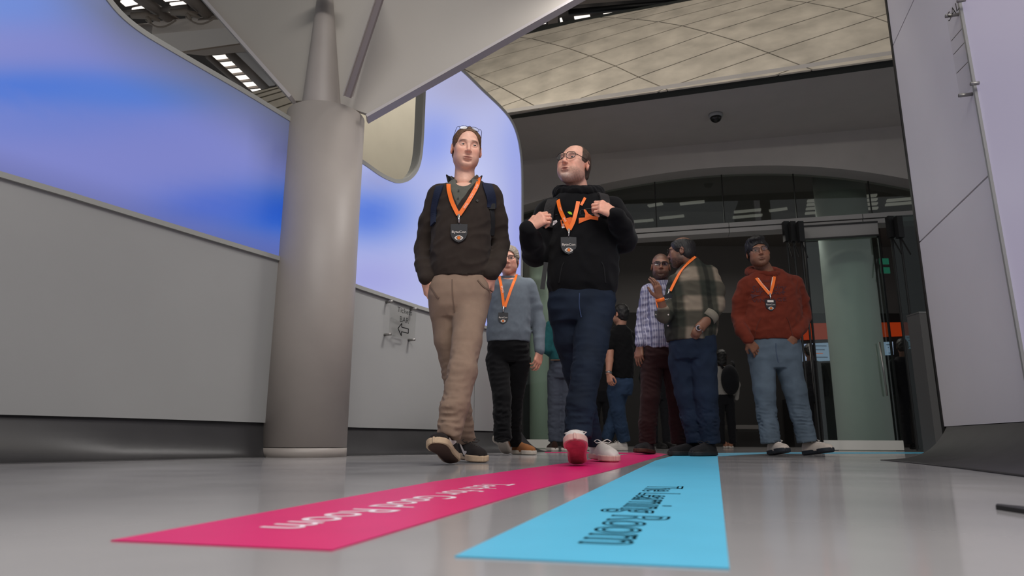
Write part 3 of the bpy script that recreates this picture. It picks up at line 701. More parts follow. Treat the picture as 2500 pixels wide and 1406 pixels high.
# ================================================================== SIGNED-DISTANCE SCULPTING
f32 = np.float32
def smin(a, b, k):
    if k <= 0: return np.minimum(a, b)
    h = np.maximum(k-np.abs(a-b), 0)/k
    return np.minimum(a, b)-h*h*(k*0.25)
def smax(a, b, k): return -smin(-a, -b, k)
class Grid:
    def __init__(s, lo, hi, vox):
        s.lo = np.array(lo, float)-2*vox; s.vox = vox
        s.n = np.ceil((np.array(hi, float)+2*vox-s.lo)/vox).astype(int)+1
        s.ax = [(s.lo[i]+vox*np.arange(s.n[i])).astype(f32) for i in range(3)]
        s.D = np.full(tuple(s.n), 1.0, f32)
    def sl(s, lo, hi):
        a = np.clip(np.floor((np.array(lo)-s.lo)/s.vox).astype(int), 0, s.n); b = np.clip(np.ceil((np.array(hi)-s.lo)/s.vox).astype(int)+1, 0, s.n)
        return a, b
    def apply(s, fn, lo, hi, k, op='u', pad=None):
        pad = (k+2.5*s.vox) if pad is None else pad
        a, b = s.sl(np.array(lo)-pad, np.array(hi)+pad)
        if np.any(b <= a): return s
        X = s.ax[0][a[0]:b[0]][:, None, None]; Y = s.ax[1][a[1]:b[1]][None, :, None]; Z = s.ax[2][a[2]:b[2]][None, None, :]
        d = fn(X, Y, Z); sub = s.D[a[0]:b[0], a[1]:b[1], a[2]:b[2]]
        if op == 'u': r = smin(sub, d, k)
        elif op == 's': r = smax(sub, -d, k)
        elif op == 'i': r = smax(sub, d, k)
        else: r = sub+d
        s.D[a[0]:b[0], a[1]:b[1], a[2]:b[2]] = r
        return s
    def cone(s, a, b, ra, rb, k=0.02, op='u', flat=None):
        """tapered capsule; flat=(axis vector, factor) squashes the section along an axis"""
        a = np.array(a, float); b = np.array(b, float); ab = b-a; L2 = max(float(ab@ab), 1e-9)
        def fn(X, Y, Z):
            px, py, pz = X-a[0], Y-a[1], Z-a[2]
            t = np.clip((px*ab[0]+py*ab[1]+pz*ab[2])/L2, 0, 1)
            qx, qy, qz = px-t*ab[0], py-t*ab[1], pz-t*ab[2]
            return (np.sqrt(qx*qx+qy*qy+qz*qz)-(ra+(rb-ra)*t)).astype(f32)
        R = max(ra, rb); return s.apply(fn, np.minimum(a, b)-R, np.maximum(a, b)+R, k, op)
    def chain(s, pts, rs, k=0.02):
        for i in range(len(pts)-1): s.cone(pts[i], pts[i+1], rs[i], rs[i+1], k)
        return s
    def ell(s, c, r, k=0.02, op='u', rot=None):
        c = np.array(c, float); r = np.array(r, float); m = float(r.min()); R = float(r.max())
        Mx = None if rot is None else np.array(Matrix(rot).transposed())
        def fn(X, Y, Z):
            x, y, z = X-c[0], Y-c[1], Z-c[2]
            if Mx is not None: x, y, z = (Mx[i, 0]*x+Mx[i, 1]*y+Mx[i, 2]*z for i in range(3))
            k0 = np.sqrt((x/r[0])**2+(y/r[1])**2+(z/r[2])**2)
            k1 = np.sqrt((x/r[0]**2)**2+(y/r[1]**2)**2+(z/r[2]**2)**2)+1e-6
            return (k0*(k0-1)/k1).astype(f32)
        return s.apply(fn, c-R, c+R, k, op)
    def loft(s, st, k=0.03, p=2.3, yaw=0.0, op='u'):
        """elliptical sections stacked in z: (z, cx, cy, half width, half depth)"""
        st = sorted(st); A = np.array(st, float); zz = np.linspace(A[0, 0], A[-1, 0], 90)
        cols = []
        for j in range(1, 5):
            c = np.interp(zz, A[:, 0], A[:, j])
            for _ in range(6): c = np.convolve(np.pad(c, 1, mode='edge'), [0.25, 0.5, 0.25], 'valid')
            cols.append(c)
        cs_, sn_ = math.cos(yaw), math.sin(yaw)
        def fn(X, Y, Z):
            z = Z.ravel(); cx, cy, a, b = (np.interp(z, zz, c).astype(f32)[None, None, :] for c in cols)
            x0, y0 = X-cx, Y-cy; x = x0*cs_+y0*sn_; y = -x0*sn_+y0*cs_
            q = (np.abs(x/a)**p+np.abs(y/b)**p)**(1/p)
            d = (q-1)*np.minimum(a, b)
            return np.maximum(d, np.maximum(zz[0]-Z, Z-zz[-1])).astype(f32)
        ext = max((A[:, 3]).max(), A[:, 4].max())
        lo = (A[:, 1].min()-ext, A[:, 2].min()-ext, zz[0]); hi = (A[:, 1].max()+ext, A[:, 2].max()+ext, zz[-1])
        return s.apply(fn, lo, hi, k, op)
    def plane(s, p, n, k=0.004):
        """keep the side the normal points away from"""
        p = np.array(p, float); n = np.array(n, float); n /= np.linalg.norm(n)
        return s.apply(lambda X, Y, Z: ((X-p[0])*n[0]+(Y-p[1])*n[1]+(Z-p[2])*n[2]).astype(f32), s.lo, s.lo+s.n*s.vox, k, 'i')
    def wrinkle(s, amp, wave, seed=0, mask=None, ridged=True, aniso=(1, 1, 1)):
        rng = np.random.RandomState(seed); W = []
        for _ in range(7):
            v = rng.normal(size=3)*np.array(aniso); v = v/np.linalg.norm(v)*2*math.pi/(wave*rng.uniform(0.7, 1.5)); W.append((v, rng.uniform(0, 6.28)))
        def fn(X, Y, Z):
            n = 0
            for v, ph in W: n = n+np.sin(X*v[0]+Y*v[1]+Z*v[2]+ph+0.8*np.sin(Y*v[2]*0.6+X*v[1]*0.5))
            n = n/3.5
            n = (np.abs(n)-0.45) if ridged else n
            m = 1.0 if mask is None else mask(X, Y, Z)
            return (amp*n*m).astype(f32)
        return s.apply(fn, s.lo, s.lo+s.n*s.vox, 0, 'add')
    def mesh(s):
        D = s.D; sg = D < 0; nx, ny, nz = D.shape
        c = np.zeros((nx-1, ny-1, nz-1), np.int8)
        for i in (0, 1):
            for j in (0, 1):
                for k in (0, 1): c += sg[i:nx-1+i, j:ny-1+j, k:nz-1+k]
        act = (c > 0) & (c < 8); I = np.argwhere(act)
        if len(I) == 0: return np.zeros((0, 3)), []
        idx = np.full(act.shape, -1, np.int64); idx[act] = np.arange(len(I))
        P = np.zeros((len(I), 3)); N = np.zeros(len(I))
        cor = [(i, j, k) for i in (0, 1) for j in (0, 1) for k in (0, 1)]
        val = {q: D[I[:, 0]+q[0], I[:, 1]+q[1], I[:, 2]+q[2]] for q in cor}
        for q in cor:
            for ax in range(3):
                if q[ax]: continue
                r = list(q); r[ax] = 1; r = tuple(r)
                a, b = val[q], val[r]; m = (a < 0) != (b < 0)
                t = np.where(m, a/np.where(m, a-b, 1), 0)
                pt = np.array(q, float)[None, :].repeat(len(I), 0); pt[:, ax] += t
                P[m] += pt[m]; N[m] += 1
        V = s.lo+(I+P/N[:, None])*s.vox
        F = []
        for ax in range(3):
            o1, o2 = (ax+1) % 3, (ax+2) % 3
            a = [slice(None)]*3; b = [slice(None)]*3
            a[ax] = slice(0, -1); b[ax] = slice(1, None)
            ch = sg[tuple(a)] != sg[tuple(b)]
            E = np.argwhere(ch); ok = (E[:, o1] > 0) & (E[:, o2] > 0) & (E[:, o1] < D.shape[o1]-1) & (E[:, o2] < D.shape[o2]-1); E = E[ok]
            st = sg[E[:, 0], E[:, 1], E[:, 2]]
            def cell(d1, d2):
                q = E.copy(); q[:, o1] += d1; q[:, o2] += d2; return idx[q[:, 0], q[:, 1], q[:, 2]]
            Q = np.stack([cell(-1, -1), cell(0, -1), cell(0, 0), cell(-1, 0)], 1)
            Q[~st] = Q[~st][:, ::-1]; F.append(Q)
        F = np.concatenate(F); F = F[(F >= 0).all(1)]
        return V, F
def fast_mesh(name, V, F, m, parent, colors=None):
    """V local to the parent"""
    me = bpy.data.meshes.new(name); me.vertices.add(len(V)); me.vertices.foreach_set('co', np.asarray(V, f32).ravel())
    F = np.asarray(F); k = F.shape[1]
    me.loops.add(F.size); me.loops.foreach_set('vertex_index', F.astype(np.int32).ravel())
    me.polygons.add(len(F)); me.polygons.foreach_set('loop_start', np.arange(0, F.size, k, dtype=np.int32))
    me.polygons.foreach_set('use_smooth', np.ones(len(F), bool)); me.update(calc_edges=True); me.validate()
    if m: me.materials.append(m)
    if colors is not None:
        ca = me.color_attributes.new('Col', 'FLOAT_COLOR', 'POINT'); c4 = np.ones((len(V), 4), f32); c4[:, :3] = colors
        ca.data.foreach_set('color', c4.ravel())
    o = bpy.data.objects.new(name, me); COL.objects.link(o); o.parent = parent
    return o

# ------------------------------------------------------------------ head
def head_grid(vox, H, neck_local, big_jaw=0.0, mouth_open=0.0, ear=1.0, neck_r=0.056):
    """local frame: face towards -y, z up, x to the viewer's right; H dict of options"""
    g = Grid((-0.105, -0.135, -0.24), (0.105, 0.125, 0.135), vox)
    wd = H.get('w', 1.0)
    g.ell((0, 0.012, 0.032), (0.076*wd, 0.094, 0.088), 0)
    g.ell((0, -0.026, -0.035), (0.0615*wd, 0.062, 0.082), 0.035)
    g.ell((0, -0.058, -0.096), (0.030*wd, 0.026, 0.021), 0.035)
    for s in (-1, 1):
        g.ell((s*0.046*wd, -0.004, -0.068), (0.020, 0.036, 0.028), 0.035)
        g.ell((s*0.042*wd, -0.064, -0.020), (0.020, 0.018, 0.017), 0.03)
        g.ell((s*0.036*wd, -0.052, -0.058), (0.020+big_jaw, 0.026, 0.026), 0.03)
    g.cone((-0.034*wd, -0.079, 0.026), (0.034*wd, -0.079, 0.026), 0.013, 0.013, 0.018)
    for s in (-1, 1): g.ell((s*0.0315*wd, -0.098, 0.006), (0.019, 0.017, 0.012), 0.018, 's')
    g.cone((0, -0.085, 0.014), (0, -0.107, -0.027), 0.0068, 0.0100, 0.012)
    for s in (-1, 1):
        g.ell((s*0.0115, -0.0960, -0.031), (0.0072, 0.0105, 0.0068), 0.007)
        g.ell((s*0.0065, -0.104, -0.0385), (0.0036, 0.0045, 0.004), 0.002, 's')
    # eyelids around the eyeballs, with an almond slit
    for s in (-1, 1):
        g.ell((s*0.0315*wd, -0.0735, 0.0055), (0.0155, 0.0145, 0.0128), 0.006)
        g.ell((s*0.0315*wd, -0.0905, 0.0055), (0.0125, 0.012, H.get('eye', 0.0040)), 0.0015, 's')
    # mouth
    g.ell((0, -0.0865, -0.0600), (0.0245, 0.010, 0.0052), 0.007); g.ell((0, -0.0845, -0.0705), (0.0215, 0.0105, 0.0062), 0.007)
    g.ell((0, -0.0975, -0.0652-mouth_open*0.3), (0.0235, 0.012, 0.0016+mouth_open), 0.002, 's')
    g.ell((0, -0.086, -0.083), (0.02, 0.008, 0.006), 0.012, 's')
    for s in (-1, 1):
        rt = Matrix.Rotation(s*0.32, 3, 'Z') @ Matrix.Rotation(-0.15, 3, 'X')
        g.ell((s*0.0795*wd, 0.014, -0.006), (0.0075*ear, 0.0195*ear, 0.0315*ear), 0.006, rot=rt)
        g.ell((s*0.0875*wd, 0.006, -0.002), (0.006, 0.010, 0.018), 0.004, 's', rot=rt)
    nb = np.array(neck_local, float)
    g.cone((0, 0.030, -0.050), nb, neck_r*0.94, neck_r*1.08, 0.016)
    return g
def noise3(V, wave, seed=0):
    rng = np.random.RandomState(seed); n = np.zeros(len(V))
    for _ in range(8):
        v = rng.normal(size=3); v = v/np.linalg.norm(v)*2*math.pi/(wave*rng.uniform(0.6, 1.6)); n += np.sin(V@v+rng.uniform(0, 6.28))
    return n/4
def sstep(x, a, b): t = np.clip((x-a)/(b-a), 0, 1); return t*t*(3-2*t)
def head_colors(V, skin, H):
    skin = np.array(lin(skin)); C = np.tile(skin, (len(V), 1)); x, y, z = V.T; wd = H.get('w', 1.0)
    def blend(mask, col, k=1.0):
        m = np.clip(mask*k, 0, 1)[:, None]; C[:] = C*(1-m)+np.array(col)*m
    fr = sstep(-y, 0.03, 0.06)
    red = skin*np.array([1.06, 0.80, 0.76])
    for s in (-1, 1): blend(np.exp(-(((x-s*0.043)/0.022)**2+((z+0.028)/0.022)**2))*fr, red, 0.6)
    blend(np.exp(-((x/0.013)**2+((z+0.028)/0.014)**2))*fr, red, 0.6)
    blend(sstep(np.abs(x), 0.076, 0.082), red, 0.5)
    C *= (1+0.05*noise3(V, 0.02, 5))[:, None]
    lip = np.array(lin(H.get('lip', (150, 88, 78))))
    blend(np.exp(-((x/0.021)**4+((z+0.0655)/0.0075)**4))*sstep(-y, 0.07, 0.078), lip, 0.75)
    hc = np.array(lin(H.get('brow', (70, 52, 38))))
    for s in (-1, 1):
        zz = 0.0275-np.maximum(0, (np.abs(x-s*0.0)-0.034))*0.35
        blend(np.exp(-(((x-s*0.033*wd)/0.020)**4+((z-zz)/0.0042)**2))*fr*sstep(x*s, 0.006, 0.012), hc, H.get('brow_k', 0.75))
    b = H.get('beard')
    if b:
        col, k, kind = b; bc = np.array(lin(col))
        m = sstep(-z, 0.045, 0.062)*sstep(-y, -0.035, -0.005)
        side = sstep(np.abs(x), 0.046, 0.056)*sstep(-z, 0.012, 0.04)*sstep(-y, -0.03, 0.0)*sstep(y, -0.05, -0.03)
        mus = np.exp(-((x/0.026)**4+((z+0.050)/0.006)**2))*sstep(-y, 0.06, 0.07)
        m = np.maximum(m, np.maximum(side*0.8, mus*0.9)) if kind == 'full' else np.maximum(m, side*0.7)
        m *= 1-np.exp(-((x/0.024)**4+((z+0.0655)/0.009)**4))*sstep(-y, 0.06, 0.07)
        m *= sstep(-z, -0.5, 0.2)*(1-sstep(-z, 0.135, 0.16))
        m *= 0.8+0.35*noise3(V, 0.008, 3)
        blend(m, bc, k)
        if kind != 'full':
            blend(np.exp(-((x/0.040)**2+((z+0.098)/0.020)**2))*sstep(-y, 0.02, 0.045)*np.clip(0.65+0.5*noise3(V, 0.012, 8), 0, 1), np.array(lin((214, 198, 188))), 0.75)
    blend(np.exp(-((z+0.0655)/0.0028)**2)*(np.abs(x) < 0.021)*sstep(y, -0.0875, -0.083)*sstep(-y, 0.03, 0.05), np.array(lin((58, 26, 24))), 0.9)
    cr = H.get('crop')                                    # shaved or thin hair tint on the scalp
    if cr:
        col, k = cr; m = sstep(z-0.35*(y+0.03), 0.055, 0.075)*sstep(y, -0.085, -0.05); blend(m, np.array(lin(col)), k)
    return C
def make_hair(g_vox, cuts, th=0.008, wd=1.0, strands=0.002, seed=0, extra=None, low=-0.075):
    g = Grid((-0.10, -0.12, -0.13), (0.10, 0.135, 0.155), g_vox)
    g.ell((0, 0.012, 0.032), (0.076*wd+th*0.8, 0.094+th, 0.088+th), 0)
    g.ell((0, 0.045, -0.02), (0.070*wd+th*0.4, 0.055+th, 0.075), 0.02)
    if extra:
        for c, r in extra: g.ell(c, r, 0.02)
    g.wrinkle(strands*0.5, 0.014, seed, ridged=False, aniso=(1, 1, 0.3)); g.wrinkle(strands, 0.05, seed+3, ridged=False)
    for c, r in cuts: g.ell(c, r, 0.005, 's')
    for s in (-1, 1): g.ell((s*0.088*wd, 0.008, -0.022), (0.020, 0.024, 0.040), 0.004, 's')
    g.plane((0, 0.0, low), (0, -0.55, -1))
    return g

# ------------------------------------------------------------------ hand
FING = [(0.088, 0.030, (0.040, 0.025, 0.020), 0.0088), (0.092, 0.0105, (0.045, 0.028, 0.021), 0.0092), (0.089, -0.0095, (0.041, 0.026, 0.020), 0.0088), (0.081, -0.028, (0.032, 0.020, 0.018), 0.0078)]
def hand_grid(vox, curl=(0.3, 0.35, 0.4, 0.45), thumb=0.3, spread=0.05, side=1, stub=0.065):
    """x wrist->knuckles, y thumb side (times side), z back of the hand"""
    g = Grid((-0.075, -0.085, -0.11), (0.205, 0.105, 0.04), vox)
    g.cone((-stub, 0, 0), (0.005, 0, 0), 0.027, 0.025, 0.02)
    for i, (bx, by, L, r) in enumerate(FING):
        by *= side; g.cone((0.012, by*0.55, -0.002), (bx, by, 0), 0.0155, 0.0118, 0.014)
    for i, (bx, by, L, r) in enumerate(FING):
        by *= side; p = np.array((bx, by, 0.0)); a = 0.0; yaw = spread*(1.5-i)*side
        c = curl[i]
        for j, l in enumerate(L):
            a += c*(0.85, 1.25, 0.9)[j]
            d = np.array((math.cos(a)*math.cos(yaw), math.cos(a)*math.sin(yaw), -math.sin(a)))
            q = p+d*l; g.cone(p, q, r*(1-0.06*j), r*(0.94-0.07*j), 0.003 if j else 0.006); p = q
    p = np.array((0.022, 0.024*side, -0.008)); d = np.array((0.70, 0.62*side, -0.35)); d /= np.linalg.norm(d)
    q = p+d*0.042; g.cone(p, q, 0.0165, 0.0118, 0.012)
    d2 = np.array((math.cos(thumb*0.6), (0.55-thumb*0.9)*side, -math.sin(thumb)*0.9)); d2 /= np.linalg.norm(d2)
    p, q = q, q+d2*0.034; g.cone(p, q, 0.0112, 0.0100, 0.004)
    d3 = d2+np.array((0, -0.35*side, -0.2)); d3 /= np.linalg.norm(d3); g.cone(q, q+d3*0.024, 0.0100, 0.0082, 0.004)
    return g
def frame_x(d, n):
    """rotation with x along d and z along n (made perpendicular)"""
    x = Vector(d).normalized(); z = Vector(n); z = (z-x*z.dot(x)).normalized(); y = z.cross(x); return Matrix((x, y, z)).transposed()

# ------------------------------------------------------------------ shoe
def shoe_parts(P, root, base, yaw, pitch, L, W, cols, roll=0.0, style='low', pivot='heel', lab=None, marks=None, vox_=0.004):
    """base: world point under the heel; toe along yaw (0 = towards camera); pitch>0 lifts the toe (heel pivot) or the heel (toe pivot)"""
    um, sm, om = cols; vox = vox_
    h = 0.085 if style == 'low' else 0.11
    kx = np.array([-0.02, 0.02, 0.07, 0.12, 0.17, 0.21, 0.25, 0.285])*L/0.285
    xs = np.linspace(-0.02, 0.285, 60)*L/0.285
    def sm_(t):
        c = np.interp(xs, kx, t)
        for _ in range(10): c = np.convolve(np.pad(c, 1, mode='edge'), [0.25, 0.5, 0.25], 'valid')
        return c
    er = np.sqrt(np.clip(1-np.clip((xs[0]+0.034-xs)/0.034, 0, 1)**2, 0.01, 1))*np.sqrt(np.clip(1-np.clip((xs-xs[-1]+0.055)/0.055, 0, 1)**2.2, 0.01, 1))
    wv = sm_(np.array([0.034, 0.037, 0.036, 0.038, 0.045, 0.048, 0.045, 0.036])*W/0.1*1.02)*er
    hv = sm_(np.array([h*0.95, h, h*0.97, h*0.80, 0.062, 0.052, 0.044, 0.036]))*np.clip(0.25+0.75*er, 0, 1)
    g = Grid((-0.04, -0.07, 0.0), (L+0.03, 0.07, 0.14), vox)
    def up(X, Y, Z):
        x = X.ravel(); w_ = np.interp(x, xs, wv).astype(f32)[:, None, None]; hh = np.interp(x, xs, hv).astype(f32)[:, None, None]
        q = (np.abs(Y/w_)**2.6+np.abs((Z-0.018)/hh)**2.2)**(1/2.4)
        d = (q-1)*np.minimum(w_, hh)*0.9
        return np.maximum(np.maximum(d, 0.016-Z), np.maximum(xs[0]-0.008-X, X-xs[-1]-0.004)).astype(f32)
    g.apply(up, (-0.04, -0.07, 0), (L+0.03, 0.07, 0.13), 0.0)
    gs = Grid((-0.05, -0.075, -0.01), (L+0.04, 0.075, 0.04), vox)
    def so(X, Y, Z):
        x = X.ravel(); w_ = np.interp(x, xs, wv+0.006*np.clip(er*3, 0, 1)).astype(f32)[:, None, None]
        e = np.maximum(xs[0]-0.004-X, X-xs[-1]-0.006)
        w2 = np.abs(Y)-w_
        d = np.maximum(np.maximum(w2, e), np.maximum(-Z, Z-0.030)); return d.astype(f32)
    gs.apply(so, (-0.05, -0.075, -0.01), (L+0.04, 0.075, 0.04), 0.0)
    gs.ell((L*0.46, -0.062, 0.0), (0.05, 0.022, 0.05), 0.01, 's')
    V1, F1 = g.mesh(); V2, F2 = gs.mesh()
    ang = -math.pi/2+yaw
    R = np.array(Matrix.Rotation(ang, 3, 'Z') @ Matrix.Rotation(-pitch, 3, 'Y') @ Matrix.Rotation(roll, 3, 'X'))
    off = np.array(base)-np.array(root_loc(root))
    piv = np.array((0.0, 0, 0)) if pivot == 'heel' else np.array((L*0.82, 0, 0))
    T = lambda V: (np.asarray(V)-piv)@R.T+off+R0
    R0 = np.array(Matrix.Rotation(ang, 3, 'Z'))@piv
    V1, V2 = T(V1), T(V2)
    lift = -min(V2[:, 2].min(), 0)+0.006*math.cos(pitch)
    V1[:, 2] += lift; V2[:, 2] += lift
    sh = fast_mesh('shoe', V1, F1, um, root)
    so_ = fast_mesh('sole', V2, F2, sm, sh)
    n = [len(F1)]
    # outsole: thin darker tread under the sole
    gt = Grid((-0.05, -0.075, -0.01), (L+0.04, 0.075, 0.012), vox)
    def tr(X, Y, Z):
        x = X.ravel(); w_ = np.interp(x, xs, wv-0.004).astype(f32)[:, None, None]
        return np.maximum(np.maximum(np.abs(Y)-w_, np.maximum(xs[0]+0.006-X, X-xs[-1]+0.004)), np.maximum(-0.004-Z, Z-0.006)).astype(f32)
    gt.apply(tr, (-0.05, -0.075, -0.01), (L+0.04, 0.075, 0.012), 0)
    gt.ell((L*0.46, -0.062, 0.0), (0.05, 0.026, 0.05), 0.01, 's')
    V3, F3 = gt.mesh(); V3 = T(V3); V3[:, 2] += lift; fast_mesh('tread', V3, F3, om, sh)
    def pt(x, y, z): return Vector(T(np.array([[x, y, z]]))[0]+np.array((0, 0, lift)))+root_loc(root)
    lm = marks.get('laces') if marks else None
    if lm:
        mb = MB()
        for i in range(5):
            x = L*(0.40+0.075*i); hh = float(np.interp(x, xs, hv))+0.020; w_ = 0.024
            mb.tube([pt(x-0.006, -w_, hh-0.012), pt(x, 0, hh), pt(x+0.008, w_, hh-0.012)], 0.0032, 6)
        x = L*0.38; hh = float(np.interp(x, xs, hv))+0.022
        for s in (-1, 1):
            mb.tube([pt(x, 0, hh), pt(x+0.004, s*0.03, hh+0.014), pt(x+0.012, s*0.05, hh+0.004), pt(x+0.012, s*0.036, hh-0.006), pt(x, 0, hh)], 0.003, 6)
        mb.build('laces', lm, sh, True)
    tk = marks.get('tick') if marks else None
    if tk:
        for s in (-1, 1):
            mb = MB(); path = [(0.19, 0.044), (0.155, 0.034), (0.09, 0.060), (0.03, 0.086)]; wid = [0.004, 0.012, 0.010, 0.004]
            Va = []
            for (x, z), w_ in zip(path, wid):
                wy = float(np.interp(x, xs, wv)); hy = float(np.interp(x, xs, hv)); yy = wy*(max(0.02, 1-((z-0.018)/hy)**2.2))**(1/2.6)
                Va += [pt(x, s*(yy+0.0035), z-w_), pt(x, s*(yy+0.0035), z+w_)]
            mb.add(Va, [(2*i, 2*i+2, 2*i+3, 2*i+1) for i in range(3)]); mb.build('tick_mark', tk, sh)
    return sh

# ------------------------------------------------------------------ person
PERSONS = []
class Person:
    def __init__(s, Y, u, label, skin=(205, 150, 128)):
        s.Y = Y; f = at_y(u, 1090, Y); s.root = empty('person', (f.x, f.y, 0)); tag(s.root, label, 'person', 'people in the entrance hall')
        s.o = np.array((f.x, f.y, 0.0)); s.skin = skin
        s.body_parts = []; s.cloth = []
        s.sk = mat('skin_%d' % len(PERSONS), lin(skin), 0.5, attr='Col', var=0.04, vscale=60, bump=0.04, bscale=220)
        s.sk.node_tree.nodes['Principled BSDF'].inputs['Subsurface Weight'].default_value = 0.0
        PERSONS.append(s)
    def J(s, u, v, dy=0.0): return np.array(at_y(u, v, s.Y+dy))-s.o
    def r(s, px): return px*s.Y/FPX*1.03
    def st(s, ul, ur, v, depth, dy=0.0):
        a, b = s.J(ul, v, dy), s.J(ur, v, dy); c = (a+b)/2; return (c[2], c[0], c[1], abs(b[0]-a[0])/2, depth)
    def bounds(s, pts, pad): P = np.array(pts); return P.min(0)-pad, P.max(0)+pad
    def top(s, name, st, arms, m, vox=0.008, fold=0.006, wave=0.09, p=2.3, armk=0.024, extra=None, seed=1, hem=None, yaw=0.0):
        pts = [(q[1]-q[3], q[2]-q[4], q[0]) for q in st]+[(q[1]+q[3], q[2]+q[4], q[0]) for q in st]
        for ch, rr in arms: pts += list(ch)
        lo, hi = s.bounds(pts, 0.10); g = Grid(lo, hi, vox)
        g.loft(st, 0, p, yaw)
        gc = None
        for ch, rr in arms: 
            for i in range(len(ch)-1): g.cone(ch[i], ch[i+1], rr[i], rr[i+1], armk if i == 0 else 0.02)
        if extra: extra(g)
        if fold: g.wrinkle(fold, wave, seed, aniso=(0.8, 0.8, 1.3))
        V, F = g.mesh(); s.core_top = (st, arms)
        o = fast_mesh(name, V, F, m, s.root); s.cloth.append((V, F)); s.topobj = o
        return o
    def bottom(s, name, st, legs, m, vox=0.008, fold=0.006, wave=0.08, seed=2, cuts=None, legk=0.03, bunch=0.007):
        pts = [(q[1]-q[3], q[2]-q[4], q[0]) for q in st]+[(q[1]+q[3], q[2]+q[4], q[0]) for q in st]
        for ch, rr in legs: pts += list(ch)
        lo, hi = s.bounds(pts, 0.10); g = Grid(lo, hi, vox)
        g.loft(st, 0, 2.4)
        for ch, rr in legs:
            gl = Grid(lo, hi, vox)
            for i in range(len(ch)-1): gl.cone(ch[i], ch[i+1], rr[i], rr[i+1], 0.02)
            e = np.array(ch[-1], float); dr = e-np.array(ch[-2], float); dr /= np.linalg.norm(dr)
            gl.plane(e, dr, 0.004)
            g.D = smin(g.D, gl.D, legk if len(legs) == 1 else 0.012)
        if fold: g.wrinkle(fold, wave, seed, aniso=(0.7, 0.7, 1.4))
        if bunch:
            za = min(ch[-1][2] for ch, rr in legs); zk = max(ch[len(ch)//2][2] for ch, rr in legs)
            g.wrinkle(bunch, 0.055, seed+9, mask=lambda X, Y, Z: np.exp(-((Z-za-0.10)/0.13)**2)+0.6*np.exp(-((Z-zk)/0.12)**2)+0*X+0*Y, aniso=(0.4, 0.4, 2.0))
        V, F = g.mesh(); s.core_bot = (st, legs)
        o = fast_mesh(name, V, F, m, s.root); s.cloth.append((V, F)); return o
    def head(s, c, rot, H, neck, vox=0.0035, scale=1.0):
        """c: pixel (u, v, dy) of the head centre; rot (yaw, pitch up, roll) degrees; neck: local point"""
        s.hc = s.J(*c); y, p, r = (math.radians(a) for a in rot)
        s.hR = np.array(Matrix.Rotation(y, 3, 'Z') @ Matrix.Rotation(-p, 3, 'X') @ Matrix.Rotation(r, 3, 'Y')); s.hs = scale
        nl = (np.array(neck)-s.hc)@s.hR/scale
        g = head_grid(vox, H, nl, H.get('jaw', 0), H.get('open', 0), H.get('ear', 1.0), H.get('neck', 0.056))
        V, F = g.mesh(); C = head_colors(V, s.skin, H)
        s.body_parts.append((V@s.hR.T*scale+s.hc, F, C)); s.H = H
    def hl(s, p): return np.asarray(p)@s.hR.T*s.hs+s.hc
    def eyes(s, gaze=(0, 0), body=None, iris=(70, 60, 50)):
        wd = s.H.get('w', 1.0)
        for sx in (-1, 1):
            c = np.array((sx*0.0315*wd, -0.0735, 0.0055)); V = []; n1, n2 = 20, 12; r = 0.0128
            for i in range(n2+1):
                a = math.pi*i/n2
                for k in range(n1): V.append((r*math.sin(a)*math.cos(2*math.pi*k/n1), r*math.sin(a)*math.sin(2*math.pi*k/n1), r*math.cos(a)))
            V = np.array(V); F = [(i*n1+k, i*n1+(k+1) % n1, (i+1)*n1+(k+1) % n1, (i+1)*n1+k) for i in range(n2) for k in range(n1)]
            ga, gp = math.radians(gaze[0]), math.radians(gaze[1]); gd = np.array((math.sin(ga)*math.cos(gp), -math.cos(ga)*math.cos(gp), math.sin(gp)))
            # poles along gaze
            z = gd; x = np.cross((0, 0, 1), z); x /= np.linalg.norm(x); y = np.cross(z, x); Rm = np.stack([x, y, z], 1)
            cosang = V[:, 2]/r; V2 = V@Rm.T
            C = np.tile(np.array(lin((168, 156, 148))), (len(V), 1)); C[cosang > 0.76] = lin(iris); C[cosang > 0.95] = lin((12, 10, 10))
            fast_mesh('eye', s.hl(V2+c), F, mat('eyeball', (0.5, 0.5, 0.5), 0.15, attr='Col'), body if body else s.root, C)
    def hand(s, wrist, d, n, side, curl=(0.3, 0.35, 0.4, 0.45), thumb=0.3, vox=0.0035, scale=1.0, spread=0.05, stub=0.05):
        g = hand_grid(vox, curl, thumb, spread, side, stub); V, F = g.mesh(); R = np.array(frame_x(d, n))
        skin = np.array(lin(s.skin)); C = np.tile(skin*np.array([1.0, 0.93, 0.9]), (len(V), 1)); C *= (1+0.06*noise3(V, 0.02, 7))[:, None]
        kn = np.exp(-((V[:, 0]-0.092)/0.012)**2)*sstep(V[:, 2], 0.0, 0.012)*0.3; C = C*(1-kn[:, None])+skin*np.array([1.05, 0.78, 0.72])*kn[:, None]
        s.body_parts.append(((V*scale)@R.T+np.asarray(wrist), F, C))
    def limb(s, pts, rs, vox=0.006):
        lo, hi = s.bounds(pts, max(rs)+0.01); g = Grid(lo, hi, vox).chain(pts, rs, 0.015); V, F = g.mesh()
        C = np.tile(np.array(lin(s.skin))*np.array([1.0, 0.93, 0.9]), (len(V), 1)); s.body_parts.append((V, F, C))
